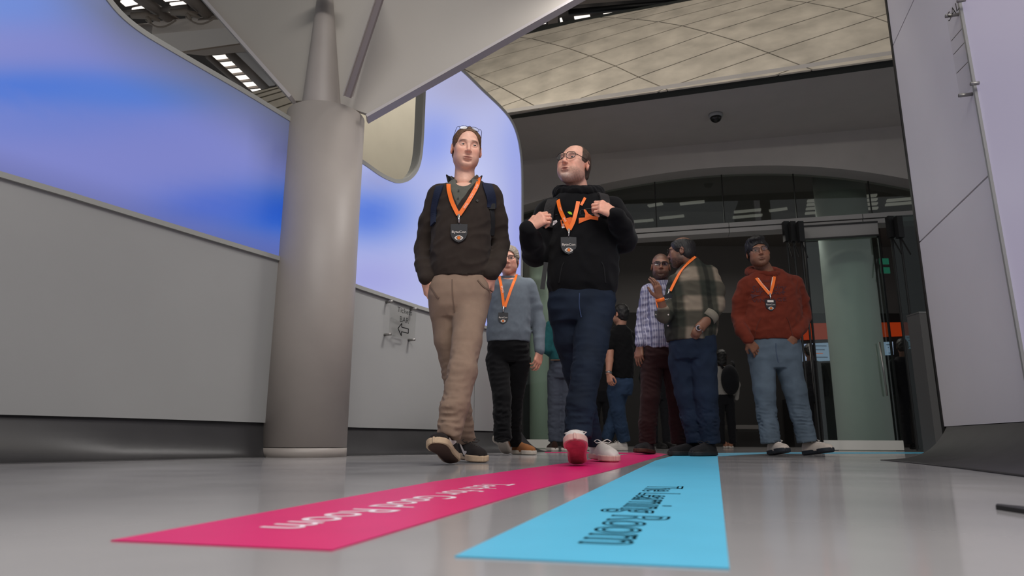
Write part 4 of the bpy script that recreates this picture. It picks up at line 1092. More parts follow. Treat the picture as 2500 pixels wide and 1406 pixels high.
    def finish_body(s, vox=0.016, shrink=0.02):
        # unseen core that joins head, hands and legs inside the clothes
        st, arms = s.core_top; sb, legs = s.core_bot
        pts = [(q[1]-q[3], q[2]-q[4], q[0]) for q in list(st)+list(sb)]+[(q[1]+q[3], q[2]+q[4], q[0]) for q in list(st)+list(sb)]
        for ch, rr in list(arms)+list(legs): pts += list(ch)
        lo, hi = s.bounds(pts, 0.05); g = Grid(lo, hi, vox); g.loft(st, 0.0); g.loft(sb, 0.03)
        for ch, rr in arms: g.chain(ch, rr, 0.02)
        for ch, rr in legs: g.chain(list(ch[:-1])+[np.array(ch[-2])*0.45+np.array(ch[-1])*0.55], rr, 0.02)
        g.D += shrink; V, F = g.mesh(); C = np.tile(np.array(lin(s.skin)), (len(V), 1)); parts = s.body_parts+[(V, F, C)]
        VV = []; FF = []; CC = []; n = 0
        for V, F, C in parts: VV.append(V); FF.append(np.asarray(F)+n); CC.append(C); n += len(V)
        s.body = fast_mesh('body', np.concatenate(VV), np.concatenate(FF), s.sk, s.root, np.concatenate(CC)); return s.body
    def hair(s, m, **kw):
        g = make_hair(kw.pop('vox', 0.0035), **kw); V, F = g.mesh(); return fast_mesh('hair', s.hl(V), F, m, s.root)
    def bvh(s, objs=None):
        VV = []; FF = []; n = 0
        for V, F in s.cloth:
            VV.append(V+s.o); FF.append(np.asarray(F)+n); n += len(V)
        return BVHTree.FromPolygons(np.concatenate(VV).tolist(), np.concatenate(FF).tolist())
    def glasses(s, label, w=0.024, h=0.018, m=None, lens=None, off=(0, -0.006, 0.004), rot=0.0, temples=True, shape=2.6, wire=0.0016):
        """spectacles in the head frame"""
        c0 = s.hl(np.array((0, -0.09, 0.004))); e = empty('glasses', tuple(c0+s.o)); tag(e, label, 'glasses')
        Rg = np.array(Matrix.Rotation(rot, 3, 'X')); piv = np.array((0, -0.09, 0.004))
        def P(p): q = (np.array(p)-piv)@Rg.T+piv+np.array(off); return Vector(s.hl(q)+s.o)
        wd = s.H.get('w', 1.0); cx = 0.0325*wd
        for sx in (-1, 1):
            rim = []
            for k in range(28):
                t = 2*math.pi*k/28; ct, st_ = math.cos(t), math.sin(t)
                rim.append(P((sx*cx+w*math.copysign(abs(ct)**(2/shape), ct), -0.0975+0.012*(abs(sx*cx+w*ct)-cx)/w*0.5+0.002, 0.004+h*math.copysign(abs(st_)**(2/shape), st_))))
            MB().tube(rim, wire, 6, True).build('rim', m, e, True)
            if lens: MB().add(rim, [tuple(range(28))]).build('lens', lens, e)
            if temples: MB().tube([P((sx*(cx+w), -0.0925, 0.008)), P((sx*(cx+w+0.008), -0.083, 0.009)), P((sx*0.0835*wd, -0.02, 0.010)), P((sx*0.0845*wd, 0.012, 0.010)), P((sx*0.0835*wd, 0.035, -0.012))], wire, 6).build('temple', m, e, True)
        MB().tube([P((-(cx-w), -0.1015, 0.007)), P((0, -0.107, 0.011)), P(((cx-w), -0.1015, 0.007))], wire, 6).build('bridge', m, e, True)
        return e
def hit(bv, u, v, off=0.004, Yf=None):
    d = ray(u, v).normalized(); loc, nrm, i, dist = bv.ray_cast(CAML, d)
    if loc is None:
        if Yf is None: return None, None
        return at_y(u, v, Yf), Vector((0, -1, 0))
    if nrm.dot(d) > 0: nrm = -nrm
    return loc+nrm*off, nrm
def ribbon(bv, px, width, th, name, m, parent, off=0.004, Yf=None, n=7, taper=None, sm=5, nrm=None, pre=None):
    path = bez(px, n); pts = [hit(bv, u, v, off, Yf) for u, v in path]; mb = MB(); V = []; F = []
    if pre is not None and pts[0][0] is not None: pts = [(pts[0][0]+Vector(pre)*k, Vector((0, -0.2, 1)).normalized()) for k in (1.0, 0.66, 0.33)]+pts
    if nrm is not None: pts = [(p, Vector(nrm)) for p, _ in pts]
    P = [p for p, _ in pts if p is not None]; N = [q for p, q in pts if p is not None]
    for _ in range(sm):
        P = [P[0]]+[(P[i-1]+P[i]*2+P[i+1])/4 for i in range(1, len(P)-1)]+[P[-1]]
        N = [(N[max(0, i-1)]+N[i]*2+N[min(len(N)-1, i+1)]).normalized() for i in range(len(N))]
    for i, p in enumerate(P):
        a, b = P[max(0, i-1)], P[min(len(P)-1, i+1)]; t = (b-a).normalized(); nn = sum(N[max(0, i-2):i+3], Vector()).normalized()
        sd = t.cross(nn).normalized(); w_ = width if taper is None else width*(1+(taper-1)*i/(len(P)-1))
        V += [p-sd*w_/2, p+sd*w_/2, p+sd*w_/2+nn*th, p-sd*w_/2+nn*th]
    for i in range(len(P)-1):
        a, b = 4*i, 4*i+4; F += [(a, a+1, b+1, b), (a+1, a+2, b+2, b+1), (a+2, a+3, b+3, b+2), (a+3, a, b, b+3)]
    F += [(0, 3, 2, 1), (len(V)-4, len(V)-3, len(V)-2, len(V)-1)]
    return mb.add(V, F).build(name, m, parent, False)
def decal(bv, V2, F, name, m, parent, off=0.003, Yf=None):
    """flat print: pixel-space verts laid on the garment"""
    P = []
    for u, v in V2:
        p, n = hit(bv, u, v, 0.0, Yf); p = p if p is not None else at_y(u, v, Yf or 4); P.append(p+(CAML-p).normalized()*off*1.6)
    return mesh(name, P, F, m, parent)
def decal_poly(bv, px, name, m, parent, off=0.003, Yf=None, sub=1):
    pts = [Vector((u, v, 0)) for u, v in px]; tri = tessellate_polygon([pts])
    bm = bmesh.new(); vv = [bm.verts.new(p) for p in pts]
    for t in tri:
        try: bm.faces.new([vv[i] for i in t])
        except ValueError: pass
    for _ in range(sub): bmesh.ops.subdivide_edges(bm, edges=bm.edges[:], cuts=1, use_grid_fill=True)
    bmesh.ops.triangulate(bm, faces=bm.faces[:]); bm.verts.index_update()
    V2 = [(v.co.x, v.co.y) for v in bm.verts]; F = [[v.index for v in f.verts] for f in bm.faces]; bm.free()
    return decal(bv, V2, F, name, m, parent, off, Yf)
def decal_text(bv, body, u, v, wpx, hpx, name, m, parent, ang=0.0, off=0.004, Yf=None, shear=0.0):
    V, F, tw, th = text2d(body, 1.0, res=2); c, s_ = math.cos(ang), math.sin(ang); V2 = []
    for p in V:
        x, y = p.x/tw*wpx, -p.y/th*hpx; x += shear*y; V2.append((u+c*x-s_*y, v+s_*x+c*y))
    return decal(bv, V2, F, name, m, parent, off, Yf)
# ================================================================== PEOPLE
def cloth(name, col, rough=0.9, var=0.08, vs_=30, bump=0.10, bs=420, sheen=0.04, stretch=(1, 1, 1)): return mat(name, lin(col), rough, var=var, vscale=vs_, bump=bump, bscale=bs, sheen=sheen, spec=0.2, bstretch=stretch)
ORANGE = mat('lanyard_orange', lin((252, 116, 8)), 0.5); ORANGE.node_tree.nodes['Principled BSDF'].inputs['Sheen Weight'].default_value = 0.1
LWHITE = mat('print_white', lin((236, 226, 216)), 0.6)
BADGE = mat('badge_black', lin((34, 34, 38)), 0.45); CHROME = mat('chrome', lin((210, 205, 200)), 0.2, metal=1.0)
ODISC = mat('print_orange', lin((232, 118, 22)), 0.5)
LENS = glass('lens', (0.93, 0.93, 0.95), 0.10, 0.02); LENSW = glass('lens_bright', (0.9, 0.92, 0.97), 0.30, 0.25)
def badge_shape(root, c, yaw, w, roll=0.0, sticker=False):
    """shield badge hanging at world point c (top centre)"""
    R = Matrix.Rotation(yaw, 3, 'Z') @ Matrix.Rotation(roll, 3, 'Y'); X = R @ Vector((1, 0, 0)); Z = R @ Vector((0, 0, 1)); N = R @ Vector((0, -1, 0)); h = w*1.16
    def P(x, z, o=0.0): return c+X*(x*w)+Z*(z*h)+N*o
    sh = [(-0.5, -0.03), (-0.15, -0.02), (0, 0.02), (0.15, -0.02), (0.5, -0.03), (0.5, -0.55), (0.42, -0.76), (0.24, -0.92), (0.0, -1.02), (-0.24, -0.92), (-0.42, -0.76), (-0.5, -0.55)]
    b = MB().poly([P(*q) for q in sh], -N*0.004).build('badge', BADGE, root)
    V, F, tw, th = text2d('ByteCon', 1.0, res=3)
    mesh('lettering', [P(v.x/tw*0.84, -0.47+v.y/th*0.17, 0.0012) for v in V], F, LWHITE, b)
    def lens(a, bq, n=18): return [(a*math.cos(math.pi*k/n), -0.77+bq*math.sin(math.pi*k/n)*1.0) for k in range(n+1)]+[(a*math.cos(math.pi*k/n), -0.77-bq*math.sin(math.pi*k/n)) for k in range(n, -1, -1)][1:-1]
    def lens2(a, bq): 
        return [(-a+2*a*k/16, -0.77+bq*(1-((k-8)/8)**2)) for k in range(17)]+[(a-2*a*k/16, -0.77-bq*(1-((k-8)/8)**2)) for k in range(1, 16)]
    MB().poly([P(*q, 0.0010) for q in lens2(0.27, 0.135)], -N*0.0006).build('eye_mark', LWHITE, b)
    MB().poly([P(*q, 0.0016) for q in lens2(0.20, 0.09)], -N*0.0006).build('eye_mark', BADGE, b)
    def disc(r, o, m): MB().poly([P(r*math.cos(2*math.pi*k/20), -0.77+r*0.9*math.sin(2*math.pi*k/20), o) for k in range(20)], -N*0.0006).build('eye_mark', m, b)
    disc(0.145, 0.0022, LWHITE); disc(0.125, 0.0028, BADGE); disc(0.095, 0.0034, ODISC)
    if sticker: MB().poly([P(*q, 0.0012) for q in ((-0.3, -0.08), (0.3, -0.08), (0.3, -0.27), (-0.3, -0.27))], -N*0.0006).build('sticker', LWHITE, b)
    return b
def lanyard(P, left, right, tip, bc, wpx, label, yaw=0.0, width=0.021, words=(), roll=0.0, sticker=False, off=0.008, bvx=None, toff=0.012):
    bv = bvx or P.bvh(); t, n = hit(bv, *tip, off=toff, Yf=P.Y-0.12)
    e = empty('lanyard', t); tag(e, label, 'lanyard', 'orange conference lanyards')
    for px in (left, right):
        if px: ribbon(bv, px, width, 0.0018, 'strap', ORANGE, e, off, P.Y-0.1)
    bp, bn = hit(bv, *bc, off=toff, Yf=P.Y-0.12)
    w_ = P.r(wpx)/1.03
    ctr = bp+Vector((0, 0, 0)); ctr.y = min(ctr.y, t.y+0.02)
    MB().tube([t+Vector((0, -0.004, 0.006)), (t+ctr)/2+Vector((0, -0.006, 0)), ctr+Vector((0, -0.004, 0.002))], [0.004, 0.006, 0.0035], 8).build('clip', CHROME, e, True)
    MB().bar(t+Vector((0, -0.003, 0.014)), t+Vector((0, -0.003, -0.004)), 0.012, 0.005, up=(0, -1, 0)).build('crimp', CHROME, e)
    badge_shape(e, ctr, yaw, w_, roll, sticker)
    for body, u, v, wpx_, hpx_, ang in words: decal_text(bv, body, u, v, wpx_, hpx_, 'lettering', LWHITE, e, ang, off+0.004, P.Y-0.1)
    return e
def ring_collar(P, c, axis, r0, r1, h, th, m, name='collar', front_cut=None, vox=0.005, squash=1.0):
    """standing collar: hollow cone round the neck, opened in a V at the front"""
    c = np.array(c); g = Grid(c-0.14, c+0.14, vox); ax = np.array(axis, float); ax /= np.linalg.norm(ax)
    def fn(X, Y, Z):
        px, py, pz = X-c[0], (Y-c[1])/squash, Z-c[2]; t = px*ax[0]+py*ax[1]+pz*ax[2]
        qx, qy, qz = px-t*ax[0], py-t*ax[1], pz-t*ax[2]; rr = np.sqrt(qx*qx+qy*qy+qz*qz)
        d = np.abs(rr-(r0+(r1-r0)*np.clip(t/h, 0, 1)))-th
        return np.maximum(d, np.maximum(-t, t-h)).astype(f32)
    g.apply(fn, c-0.14, c+0.14, 0.0)
    if front_cut is not None:
        x0, zv, sl = front_cut
        g.apply(lambda X, Y, Z: np.maximum(np.abs(X-x0)-np.maximum(Z-zv, 0)*sl, Y-c[1]+0.0*X+0*Z).astype(f32), c-0.14, c+0.14, 0.004, 's')
    V, F = g.mesh(); o = fast_mesh(name, V, F, m, P.root); P.cloth.append((V, F)); return o
def hood(P, c, R, r, tilt, m, seed=3, sq=0.95, gap=0.0, vox=0.007, back=0.0):
    c = np.array(c); g = Grid(c-0.26, c+0.26, vox); n = 28; pts = []; rs = []
    for k in range(n+1):
        t = 2*math.pi*k/n; x, y = math.sin(t)*R, math.cos(t)*R*sq     # t=0 back (+y)
        z = math.cos(t)*tilt; rr = r*(1.0+0.35*math.cos(t)); pts.append(c+np.array((x, y+back*(math.cos(t)+1)/2, z))); rs.append(rr)
    g.chain(pts, rs, 0.015); g.wrinkle(0.008, 0.06, seed, aniso=(1, 1, 1)); V, F = g.mesh()
    o = fast_mesh('hood', V, F, m, P.root); P.cloth.append((V, F)); return o
def shoes2(P, specs):
    return [shoe_parts(P, P.root, Vector(at_z(*sp['px'])) if 'px' in sp else Vector(sp['at']), sp.get('yaw', 0), sp.get('pitch', 0), sp.get('L', 0.29), sp.get('W', 0.105), sp['cols'], sp.get('roll', 0), sp.get('style', 'low'), sp.get('pivot', 'heel'), marks=sp.get('marks')) for sp in specs]
def floor_at(P, u, Yd):
    p = at_y(u, 1090, P.Y+Yd); return (p.x, p.y, 0.0)

# ---------------------------------------------------------------- man in brown sweater
def man_sweater():
    P = Person(3.5, 1110, 'man in brown zip sweater and khaki trousers walking with hands in pockets', (236, 184, 160))
    J = P.J
    SW = cloth('knit_brown', (52, 44, 39), var=0.10, bump=0.14, bs=600); NAVY = cloth('navy_strap', (28, 36, 58), 0.7, bump=0.3)
    st = [P.st(1054, 1193, 682, 0.115), P.st(1050, 1197, 660, 0.125), P.st(1050, 1197, 620, 0.128), P.st(1055, 1199, 560, 0.125), P.st(1062, 1200, 510, 0.12), P.st(1062, 1204, 480, 0.105), P.st(1072, 1196, 462, 0.088), P.st(1090, 1182, 450, 0.07), P.st(1098, 1176, 444, 0.06)]
    armL = ([J(1072, 478), J(1047, 540, 0.03), J(1034, 608, 0.06), J(1034, 648, 0.0), J(1040, 678, -0.05)], [0.064, 0.052, 0.047, 0.044, 0.038])
    armR = ([J(1198, 478), J(1215, 540, 0.03), J(1222, 596, 0.06), J(1215, 640, 0.0), J(1200, 668, -0.06)], [0.064, 0.052, 0.047, 0.044, 0.040])
    vx, vz = J(1121, 520)[0], J(1121, 520)[2]
    P.top('sweater', st, [armL, armR], SW, vox=0.006, fold=0.005, wave=0.085, seed=4,
          extra=lambda g: g.apply(lambda X, Y, Z: np.maximum(np.abs(X-vx-(Z-vz)*0.10)-np.maximum(Z-vz, -0.01)*0.50, Y-0.0+0*X+0*Z).astype(f32), g.lo, g.lo+g.n*g.vox, 0.006, 's'))
    gs = Grid(J(1060, 530, -0.15), J(1210, 430, 0.12), 0.006); lo_ = np.minimum(J(1060, 530, -0.15), J(1210, 430, 0.12)); hi_ = np.maximum(J(1060, 530, -0.15), J(1210, 430, 0.12)); gs = Grid(lo_, hi_, 0.006)
    gs.loft([(q[0], q[1], q[2], q[3]-0.008, q[4]-0.008) for q in st], 0, 2.3); gs.plane(J(1130, 524), (0, 0, -1)); gs.ell(J(1132, 444, -0.05), (0.042, 0.06, 0.040), 0.01, 's')
    Vs, Fs = gs.mesh(); fast_mesh('shirt', Vs, Fs, cloth('polo_grey', (96, 96, 88)), P.root); P.cloth.append((Vs, Fs))
    KH = cloth('khaki_cotton', (142, 120, 103), var=0.06, bump=0.08, bs=700)
    sb = [P.st(1054, 1194, 676, 0.105), P.st(1047, 1200, 700, 0.12), P.st(1045, 1200, 725, 0.125), P.st(1052, 1190, 755, 0.115), P.st(1060, 1178, 778, 0.09)]
    front = ([J(1150, 745, -0.02), J(1140, 830, -0.12), J(1129, 905, -0.20), J(1110, 990, -0.24), J(1094, 1068, -0.26)], [0.092, 0.074, 0.068, 0.066, 0.058])
    rear = ([J(1088, 745, 0.0), J(1095, 830, 0.02), J(1108, 910, 0.07), J(1124, 1000, 0.18), J(1137, 1076, 0.27)], [0.090, 0.070, 0.060, 0.056, 0.054])
    P.bottom('trousers', sb, [front, rear], KH, vox=0.0075, fold=0.005, wave=0.13, seed=6, bunch=0.008)
    H = dict(w=1.01, brow=(98, 66, 46), brow_k=0.85, lip=(166, 96, 84), eye=0.0036, neck=0.054, jaw=0.0)
    neck = J(1134, 446, 0.02)
    P.head((1139, 364, -0.01), (12, -11, 3), H, neck, vox=0.003, scale=0.985)
    # hands slipping into the pockets
    wl_ = J(1040, 684, -0.04); P.hand(wl_, J(1064, 730, -0.04)-wl_, (-0.6, -0.75, 0.2), -1, (0.25, 0.3, 0.3, 0.35), 0.6, stub=0.0)
    wr_ = J(1199, 672, -0.055); P.hand(wr_, J(1170, 708, -0.05)-wr_, (0.45, -0.8, 0.35), 1, (0.25, 0.3, 0.3, 0.35), 0.6, stub=0.0)
    b = P.finish_body(); P.eyes((24, 4), b, (72, 70, 66))
    HB = mat('hair_brown', lin((104, 74, 50)), 0.6, var=0.25, vscale=60, bump=0.5, bscale=120)
    P.hair(HB, cuts=[((0, -0.115, 0.0), (0.0745, 0.100, 0.104)), ((0, -0.07, -0.06), (0.0735, 0.075, 0.11))], th=0.006, seed=2)
    ring_collar(P, J(1132, 456, 0.02), (0.02, -0.12, 1), 0.078, 0.098, 0.070, 0.0048, mat('collar_black', lin((22, 21, 22)), 0.8), 'collar', (J(1130, 440)[0], J(1130, 486)[2], 0.85), vox=0.003)
    ring_collar(P, J(1133, 456, 0.02), (0.02, -0.12, 1), 0.064, 0.074, 0.062, 0.0045, cloth('polo_grey', (96, 96, 88)), 'shirt_collar', (J(1131, 440)[0], J(1130, 468)[2], 0.80), vox=0.003)
    bv = P.bvh()
    ribbon(bv, [(1098, 462), (1106, 484), (1113, 504), (1120, 521)], 0.013, 0.004, 'collar_edge', MATS['collar_black'], P.root, 0.002, P.Y-0.1)
    ribbon(bv, [(1164, 462), (1150, 486), (1136, 505), (1122, 522)], 0.016, 0.004, 'collar_edge', MATS['collar_black'], P.root, 0.002, P.Y-0.1)
    for (u, v) in ((1120, 466), (1119, 484)):
        p, n = hit(bv, u, v, 0.007, P.Y-0.12); MB().tube([p, p+n*0.002], 0.005, 10).build('button', BLACK, P.root)
    p, n = hit(bv, 1164.5, 490.5, 0.002, P.Y-0.12); MB().tube([p, p+n*0.003], 0.007, 12).build('chest_badge', mat('olive_dot', lin((36, 34, 24)), 0.5), P.root)
    # trouser front: fly and pocket welts
    FLY = mat('khaki_seam', lin((112, 92, 78)), 0.9)
    ribbon(bv, [(1104, 682), (1105, 720), (1110, 762)], 0.006, 0.002, 'fly_seam', FLY, P.root, 0.001, P.Y-0.1)
    ribbon(bv, [(1050, 696), (1066, 722), (1072, 728)], 0.008, 0.003, 'pocket_edge', FLY, P.root, 0.001, P.Y-0.1)
    ribbon(bv, [(1166, 684), (1182, 702), (1202, 712)], 0.008, 0.003, 'pocket_edge', FLY, P.root, 0.001, P.Y-0.1)
    SH = cloth('shoe_dark', (34, 28, 26), 0.8, var=0.15, bump=0.2); SO = mat('sole_cream', lin((196, 170, 140)), 0.7, var=0.12, vscale=25); OU = mat('tread_brown', lin((74, 48, 36)), 0.8, bump=0.5, bscale=90, bstretch=(8, 1, 1))
    a = floor_at(P, 1106, -0.36); bb_ = floor_at(P, 1142, 0.40)
    mk_ = dict(tick=LWHITE, laces=mat('lace_dark', lin((60, 54, 50)), 0.8))
    hp = at_z(1104, 1134)
    shoes2(P, [dict(at=(hp.x, hp.y+0.02, 0.0), yaw=-0.26, pitch=0.33, roll=0.14, L=0.27, W=0.10, cols=(SH, SO, OU), marks=mk_), dict(at=(at_y(1128, 1090, P.Y+0.33).x, P.Y+0.33, 0.0), yaw=0.45, pitch=-0.05, L=0.28, W=0.108, cols=(SH, SO, OU), marks=mk_)])
    # spectacles pushed up on the head
    WB = mat('wire_blue', lin((40, 46, 78)), 0.3, metal=0.6)
    ge = P.glasses('thin wire glasses pushed up on the head of the man in brown sweater', 0.0215, 0.0115, WB, LENSW, off=(0, 0.052, 0.100), rot=-0.45, shape=2.2, wire=0.0013, temples=False)
    for sx in (-1, 1):
        q = [Vector(P.hl(np.array(t))+P.o) for t in ((sx*0.054, -0.043, 0.110), (sx*0.066, -0.036, 0.108), (sx*0.0705, -0.030, 0.100), (sx*0.078, 0.012, 0.062), (sx*0.080, 0.03, 0.048))]
        MB().tube(q, 0.0013, 6).build('temple', WB, ge, True)
    lanyard(P, [(1094, 452), (1098, 470), (1106, 498), (1119, 526)], [(1172, 436), (1161, 462), (1144, 492), (1121, 526)], (1120.5, 532), (1121, 547), 41, 'orange lanyard with black shield badge on the man in brown sweater', 0.0, 0.0215,
            words=(('ING', 1137, 502, 13, 5, -1.0), ('ing.be', 1151, 478, 12, 3.6, -1.0), ('ING', 1164, 455, 10, 4.5, -1.1)))
    # backpack with navy straps
    bpk = empty('backpack', at_y(1133, 560, P.Y+0.2)); tag(bpk, 'navy backpack worn by the man in brown sweater', 'backpack')
    ribbon(bv, [(1076, 452), (1069, 475), (1062, 510), (1060, 548)], 0.042, 0.010, 'strap', NAVY, bpk, 0.002, P.Y-0.05, pre=(0, 0.12, 0.012))
    ribbon(bv, [(1186, 448), (1193, 466), (1198, 486), (1198, 508)], 0.052, 0.012, 'strap', NAVY, bpk, 0.002, P.Y-0.05, pre=(0, 0.12, 0.012))
    ribbon(bv, [(1199, 508), (1203, 535), (1201, 575)], 0.024, 0.004, 'webbing', BLACK, bpk, 0.003, P.Y-0.05)
    p, n = hit(bv, 1199, 505, 0.012, P.Y); MB().bar(p-Vector((0.02, 0, 0)), p+Vector((0.02, 0, 0)), 0.03, 0.008, up=n).build('buckle', BLACK, bpk)
    c = P.J(1130, 560, 0.245); g = Grid(c-0.3, c+0.3, 0.012); g.ell(c, (0.15, 0.09, 0.23), 0); g.ell(c+np.array((0, 0.05, -0.06)), (0.12, 0.07, 0.14), 0.03); V, F = g.mesh()
    o = fast_mesh('bag', V+P.o-np.array(root_loc(bpk)), F, NAVY, bpk)
man_sweater()
def plaid(name, base, bands, rough=0.9):
    """woven check: bands = [(axis, period, offset, width, soft, colour, strength)]"""
    m = mat(name, lin(base), rough, spec=0.2, bump=0.08, bscale=500); nt = m.node_tree; b = nt.nodes['Principled BSDF']; tc = nt.nodes.new('ShaderNodeTexCoord')
    sx = nt.nodes.new('ShaderNodeSeparateXYZ'); nt.links.new(tc.outputs['Object'], sx.inputs[0])
    dg = nt.nodes.new('ShaderNodeMath'); dg.operation = 'MULTIPLY_ADD'; nt.links.new(sx.outputs[1], dg.inputs[0]); dg.inputs[1].default_value = 0.2; nt.links.new(sx.outputs[0], dg.inputs[2])
    col = None
    for ax, per, off, wid, soft, c, k in bands:
        src = dg.outputs[0] if ax == 'x' else sx.outputs[2]
        def mth(op, a, bb=None, c_=None):
            n = nt.nodes.new('ShaderNodeMath'); n.operation = op
            for i, v in enumerate((a, bb, c_)):
                if v is None: continue
                if isinstance(v, (int, float)): n.inputs[i].default_value = v
                else: nt.links.new(v, n.inputs[i])
            return n.outputs[0]
        t = mth('ABSOLUTE', mth('SUBTRACT', mth('FRACT', mth('MULTIPLY_ADD', src, 1/per, off)), 0.5))
        mr = nt.nodes.new('ShaderNodeMapRange'); mr.interpolation_type = 'SMOOTHSTEP'; nt.links.new(t, mr.inputs[0])
        mr.inputs[1].default_value = wid; mr.inputs[2].default_value = wid+soft; mr.inputs[3].default_value = k; mr.inputs[4].default_value = 0
        mx = nt.nodes.new('ShaderNodeMix'); mx.data_type = 'RGBA'; nt.links.new(mr.outputs[0], mx.inputs[0])
        if col is None: mx.inputs[6].default_value = (*lin(base), 1)
        else: nt.links.new(col, mx.inputs[6])
        mx.inputs[7].default_value = (*lin(c), 1); col = mx.outputs[2]
    nt.links.new(col, b.inputs['Base Color']); return m
def denim(name, col, fade=0.25): return mat(name, lin(col), 0.85, var=fade, vscale=7, bump=0.08, bscale=700, spec=0.2)
WSHOE = mat('white_leather', lin((214, 206, 198)), 0.5, var=0.08, vscale=20); LACE = mat('lace_white', lin((222, 214, 206)), 0.8)
BSHOE = cloth('black_shoe', (22, 21, 22), 0.7); BSOLE = mat('black_sole', lin((26, 24, 24)), 0.7)

# ---------------------------------------------------------------- man in black hoodie
def man_hoodie():
    P = Person(3.62, 1420, 'bearded man in black hoodie and jeans gripping his backpack straps', (232, 176, 152)); J = P.J
    HO = cloth('black_fleece', (13, 13, 15), 0.95, var=0.12, bump=0.10, bs=500, sheen=0.05)
    st = [P.st(1345, 1498, 722, 0.12), P.st(1336, 1509, 700, 0.145), P.st(1334, 1511, 660, 0.155), P.st(1338, 1510, 600, 0.15), P.st(1344, 1506, 550, 0.14), P.st(1338, 1506, 515, 0.125), P.st(1346, 1494, 492, 0.105), P.st(1364, 1470, 476, 0.08), P.st(1374, 1450, 468, 0.07)]
    armL = ([J(1340, 520), J(1316, 570, 0.0), J(1306, 622, -0.01), J(1296, 588, -0.15), J(1289, 560, -0.225)], [0.078, 0.070, 0.066, 0.058, 0.046])
    armR = ([J(1494, 514), J(1515, 550, 0.0), J(1524, 586, -0.01), J(1516, 552, -0.14), J(1503, 525, -0.22)], [0.080, 0.072, 0.068, 0.058, 0.046])
    P.top('hoodie', st, [armL, armR], HO, vox=0.007, fold=0.006, wave=0.12, seed=12, extra=lambda g: g.ell(J(1406, 468, -0.02), (0.07, 0.09, 0.04), 0.015, 's'))
    JN = denim('dark_denim', (25, 34, 48), 0.35)
    sb = [P.st(1342, 1500, 712, 0.12), P.st(1338, 1503, 735, 0.135), P.st(1340, 1500, 765, 0.13), P.st(1346, 1490, 790, 0.11)]
    front = ([J(1455, 752, -0.02), J(1444, 830, -0.12), J(1432, 905, -0.20), J(1416, 990, -0.25), J(1410, 1068, -0.27)], [0.100, 0.090, 0.074, 0.068, 0.066])
    rear = ([J(1382, 752, 0.0), J(1392, 830, 0.03), J(1408, 910, 0.08), J(1430, 1000, 0.20), J(1449, 1080, 0.30)], [0.098, 0.084, 0.068, 0.058, 0.052])
    P.bottom('jeans', sb, [front, rear], JN, vox=0.0075, fold=0.005, wave=0.12, seed=16, bunch=0.007)
    H = dict(w=1.02, brow=(104, 78, 60), brow_k=0.8, lip=(160, 92, 82), eye=0.0034, open=0.0035, beard=((138, 112, 98), 0.55, 'stubble'), neck=0.058, jaw=0.004)
    neck = J(1410, 470, 0.03)
    P.head((1402, 404, -0.02), (-34, 9, 6), H, neck, vox=0.003, scale=1.0)
    wl_ = J(1290, 556, -0.225); P.hand(wl_, J(1334, 526, -0.25)-wl_, (-0.25, -0.95, 0.25), 1, (0.86, 0.9, 0.95, 1.0), 0.9, vox=0.003, scale=1.02, spread=0.02, stub=0.01)
    wr_ = J(1503, 524, -0.22); P.hand(wr_, J(1460, 500, -0.245)-wr_, (0.15, -0.95, 0.3), -1, (0.95, 1.0, 1.0, 1.05), 0.9, vox=0.003, scale=1.02, spread=0.02, stub=0.01)
    b = P.finish_body(); P.eyes((-8, 6), b, (80, 84, 90))
    HB = mat('hair_mouse', lin((74, 58, 46)), 0.6, var=0.3, vscale=60, bump=0.5, bscale=120)
    P.hair(HB, cuts=[((0, -0.09, 0.035), (0.0735, 0.110, 0.125)), ((0, -0.075, -0.06), (0.085, 0.082, 0.12))], th=0.005, seed=3)
    hood(P, J(1414, 468, 0.02), 0.104, 0.040, 0.034, HO, 5, vox=0.006, back=0.05)
    bv = P.bvh()
    P.glasses('dark round framed glasses on the bearded man in black hoodie', 0.0255, 0.0215, mat('frame_tortoise', lin((40, 28, 22)), 0.3), LENS, shape=2.4, wire=0.0019)
    SH = WSHOE; SO = mat('sole_pinkish', lin((206, 168, 156)), 0.6); OU = mat('tread_red', lin((174, 104, 104)), 0.7, var=0.2, vscale=30, bump=0.4, bscale=120)
    mk_ = dict(laces=LACE); hp = at_z(1412, 1137)
    shoes2(P, [dict(at=(hp.x, hp.y+0.02, 0), yaw=-0.14, pitch=0.40, roll=0.06, L=0.27, W=0.10, cols=(SH, SO, OU), marks=mk_), dict(at=(at_y(1452, 1090, P.Y+0.36).x, P.Y+0.36, 0), yaw=0.25, pitch=-0.04, L=0.28, W=0.104, cols=(SH, SO, OU), marks=mk_)])
    ribbon(bv, [(1415, 716), (1414, 745), (1420, 775)], 0.005, 0.002, 'fly_seam', mat('denim_seam', lin((44, 60, 92)), 0.9), P.root, 0.001, P.Y-0.1)
    # chest print
    PO = mat('print_orange_soft', lin((226, 104, 40)), 0.8); LEAF = mat('print_leaf', lin((160, 196, 40)), 0.8); PW = mat('print_pale', lin((216, 206, 204)), 0.8); PG = mat('print_grey', lin((60, 60, 62)), 0.8)
    Yf = P.Y-0.14
    decal_poly(bv, [(1413, 532), (1428, 531), (1429, 522), (1425, 513), (1427, 510), (1431, 513), (1436, 521), (1448, 528), (1461, 528), (1460, 538), (1442, 535), (1428, 539), (1413, 546)], 'chest_print', PO, P.root, 0.003, Yf)
    decal_poly(bv, [(1385, 517), (1391, 516), (1396, 519), (1397, 524), (1390, 523)], 'chest_print', LEAF, P.root, 0.003, Yf, 0)
    decal_poly(bv, [(1368, 537), (1392, 530), (1403, 532), (1403, 546), (1395, 553), (1372, 557)], 'chest_print', PO, P.root, 0.0025, Yf)
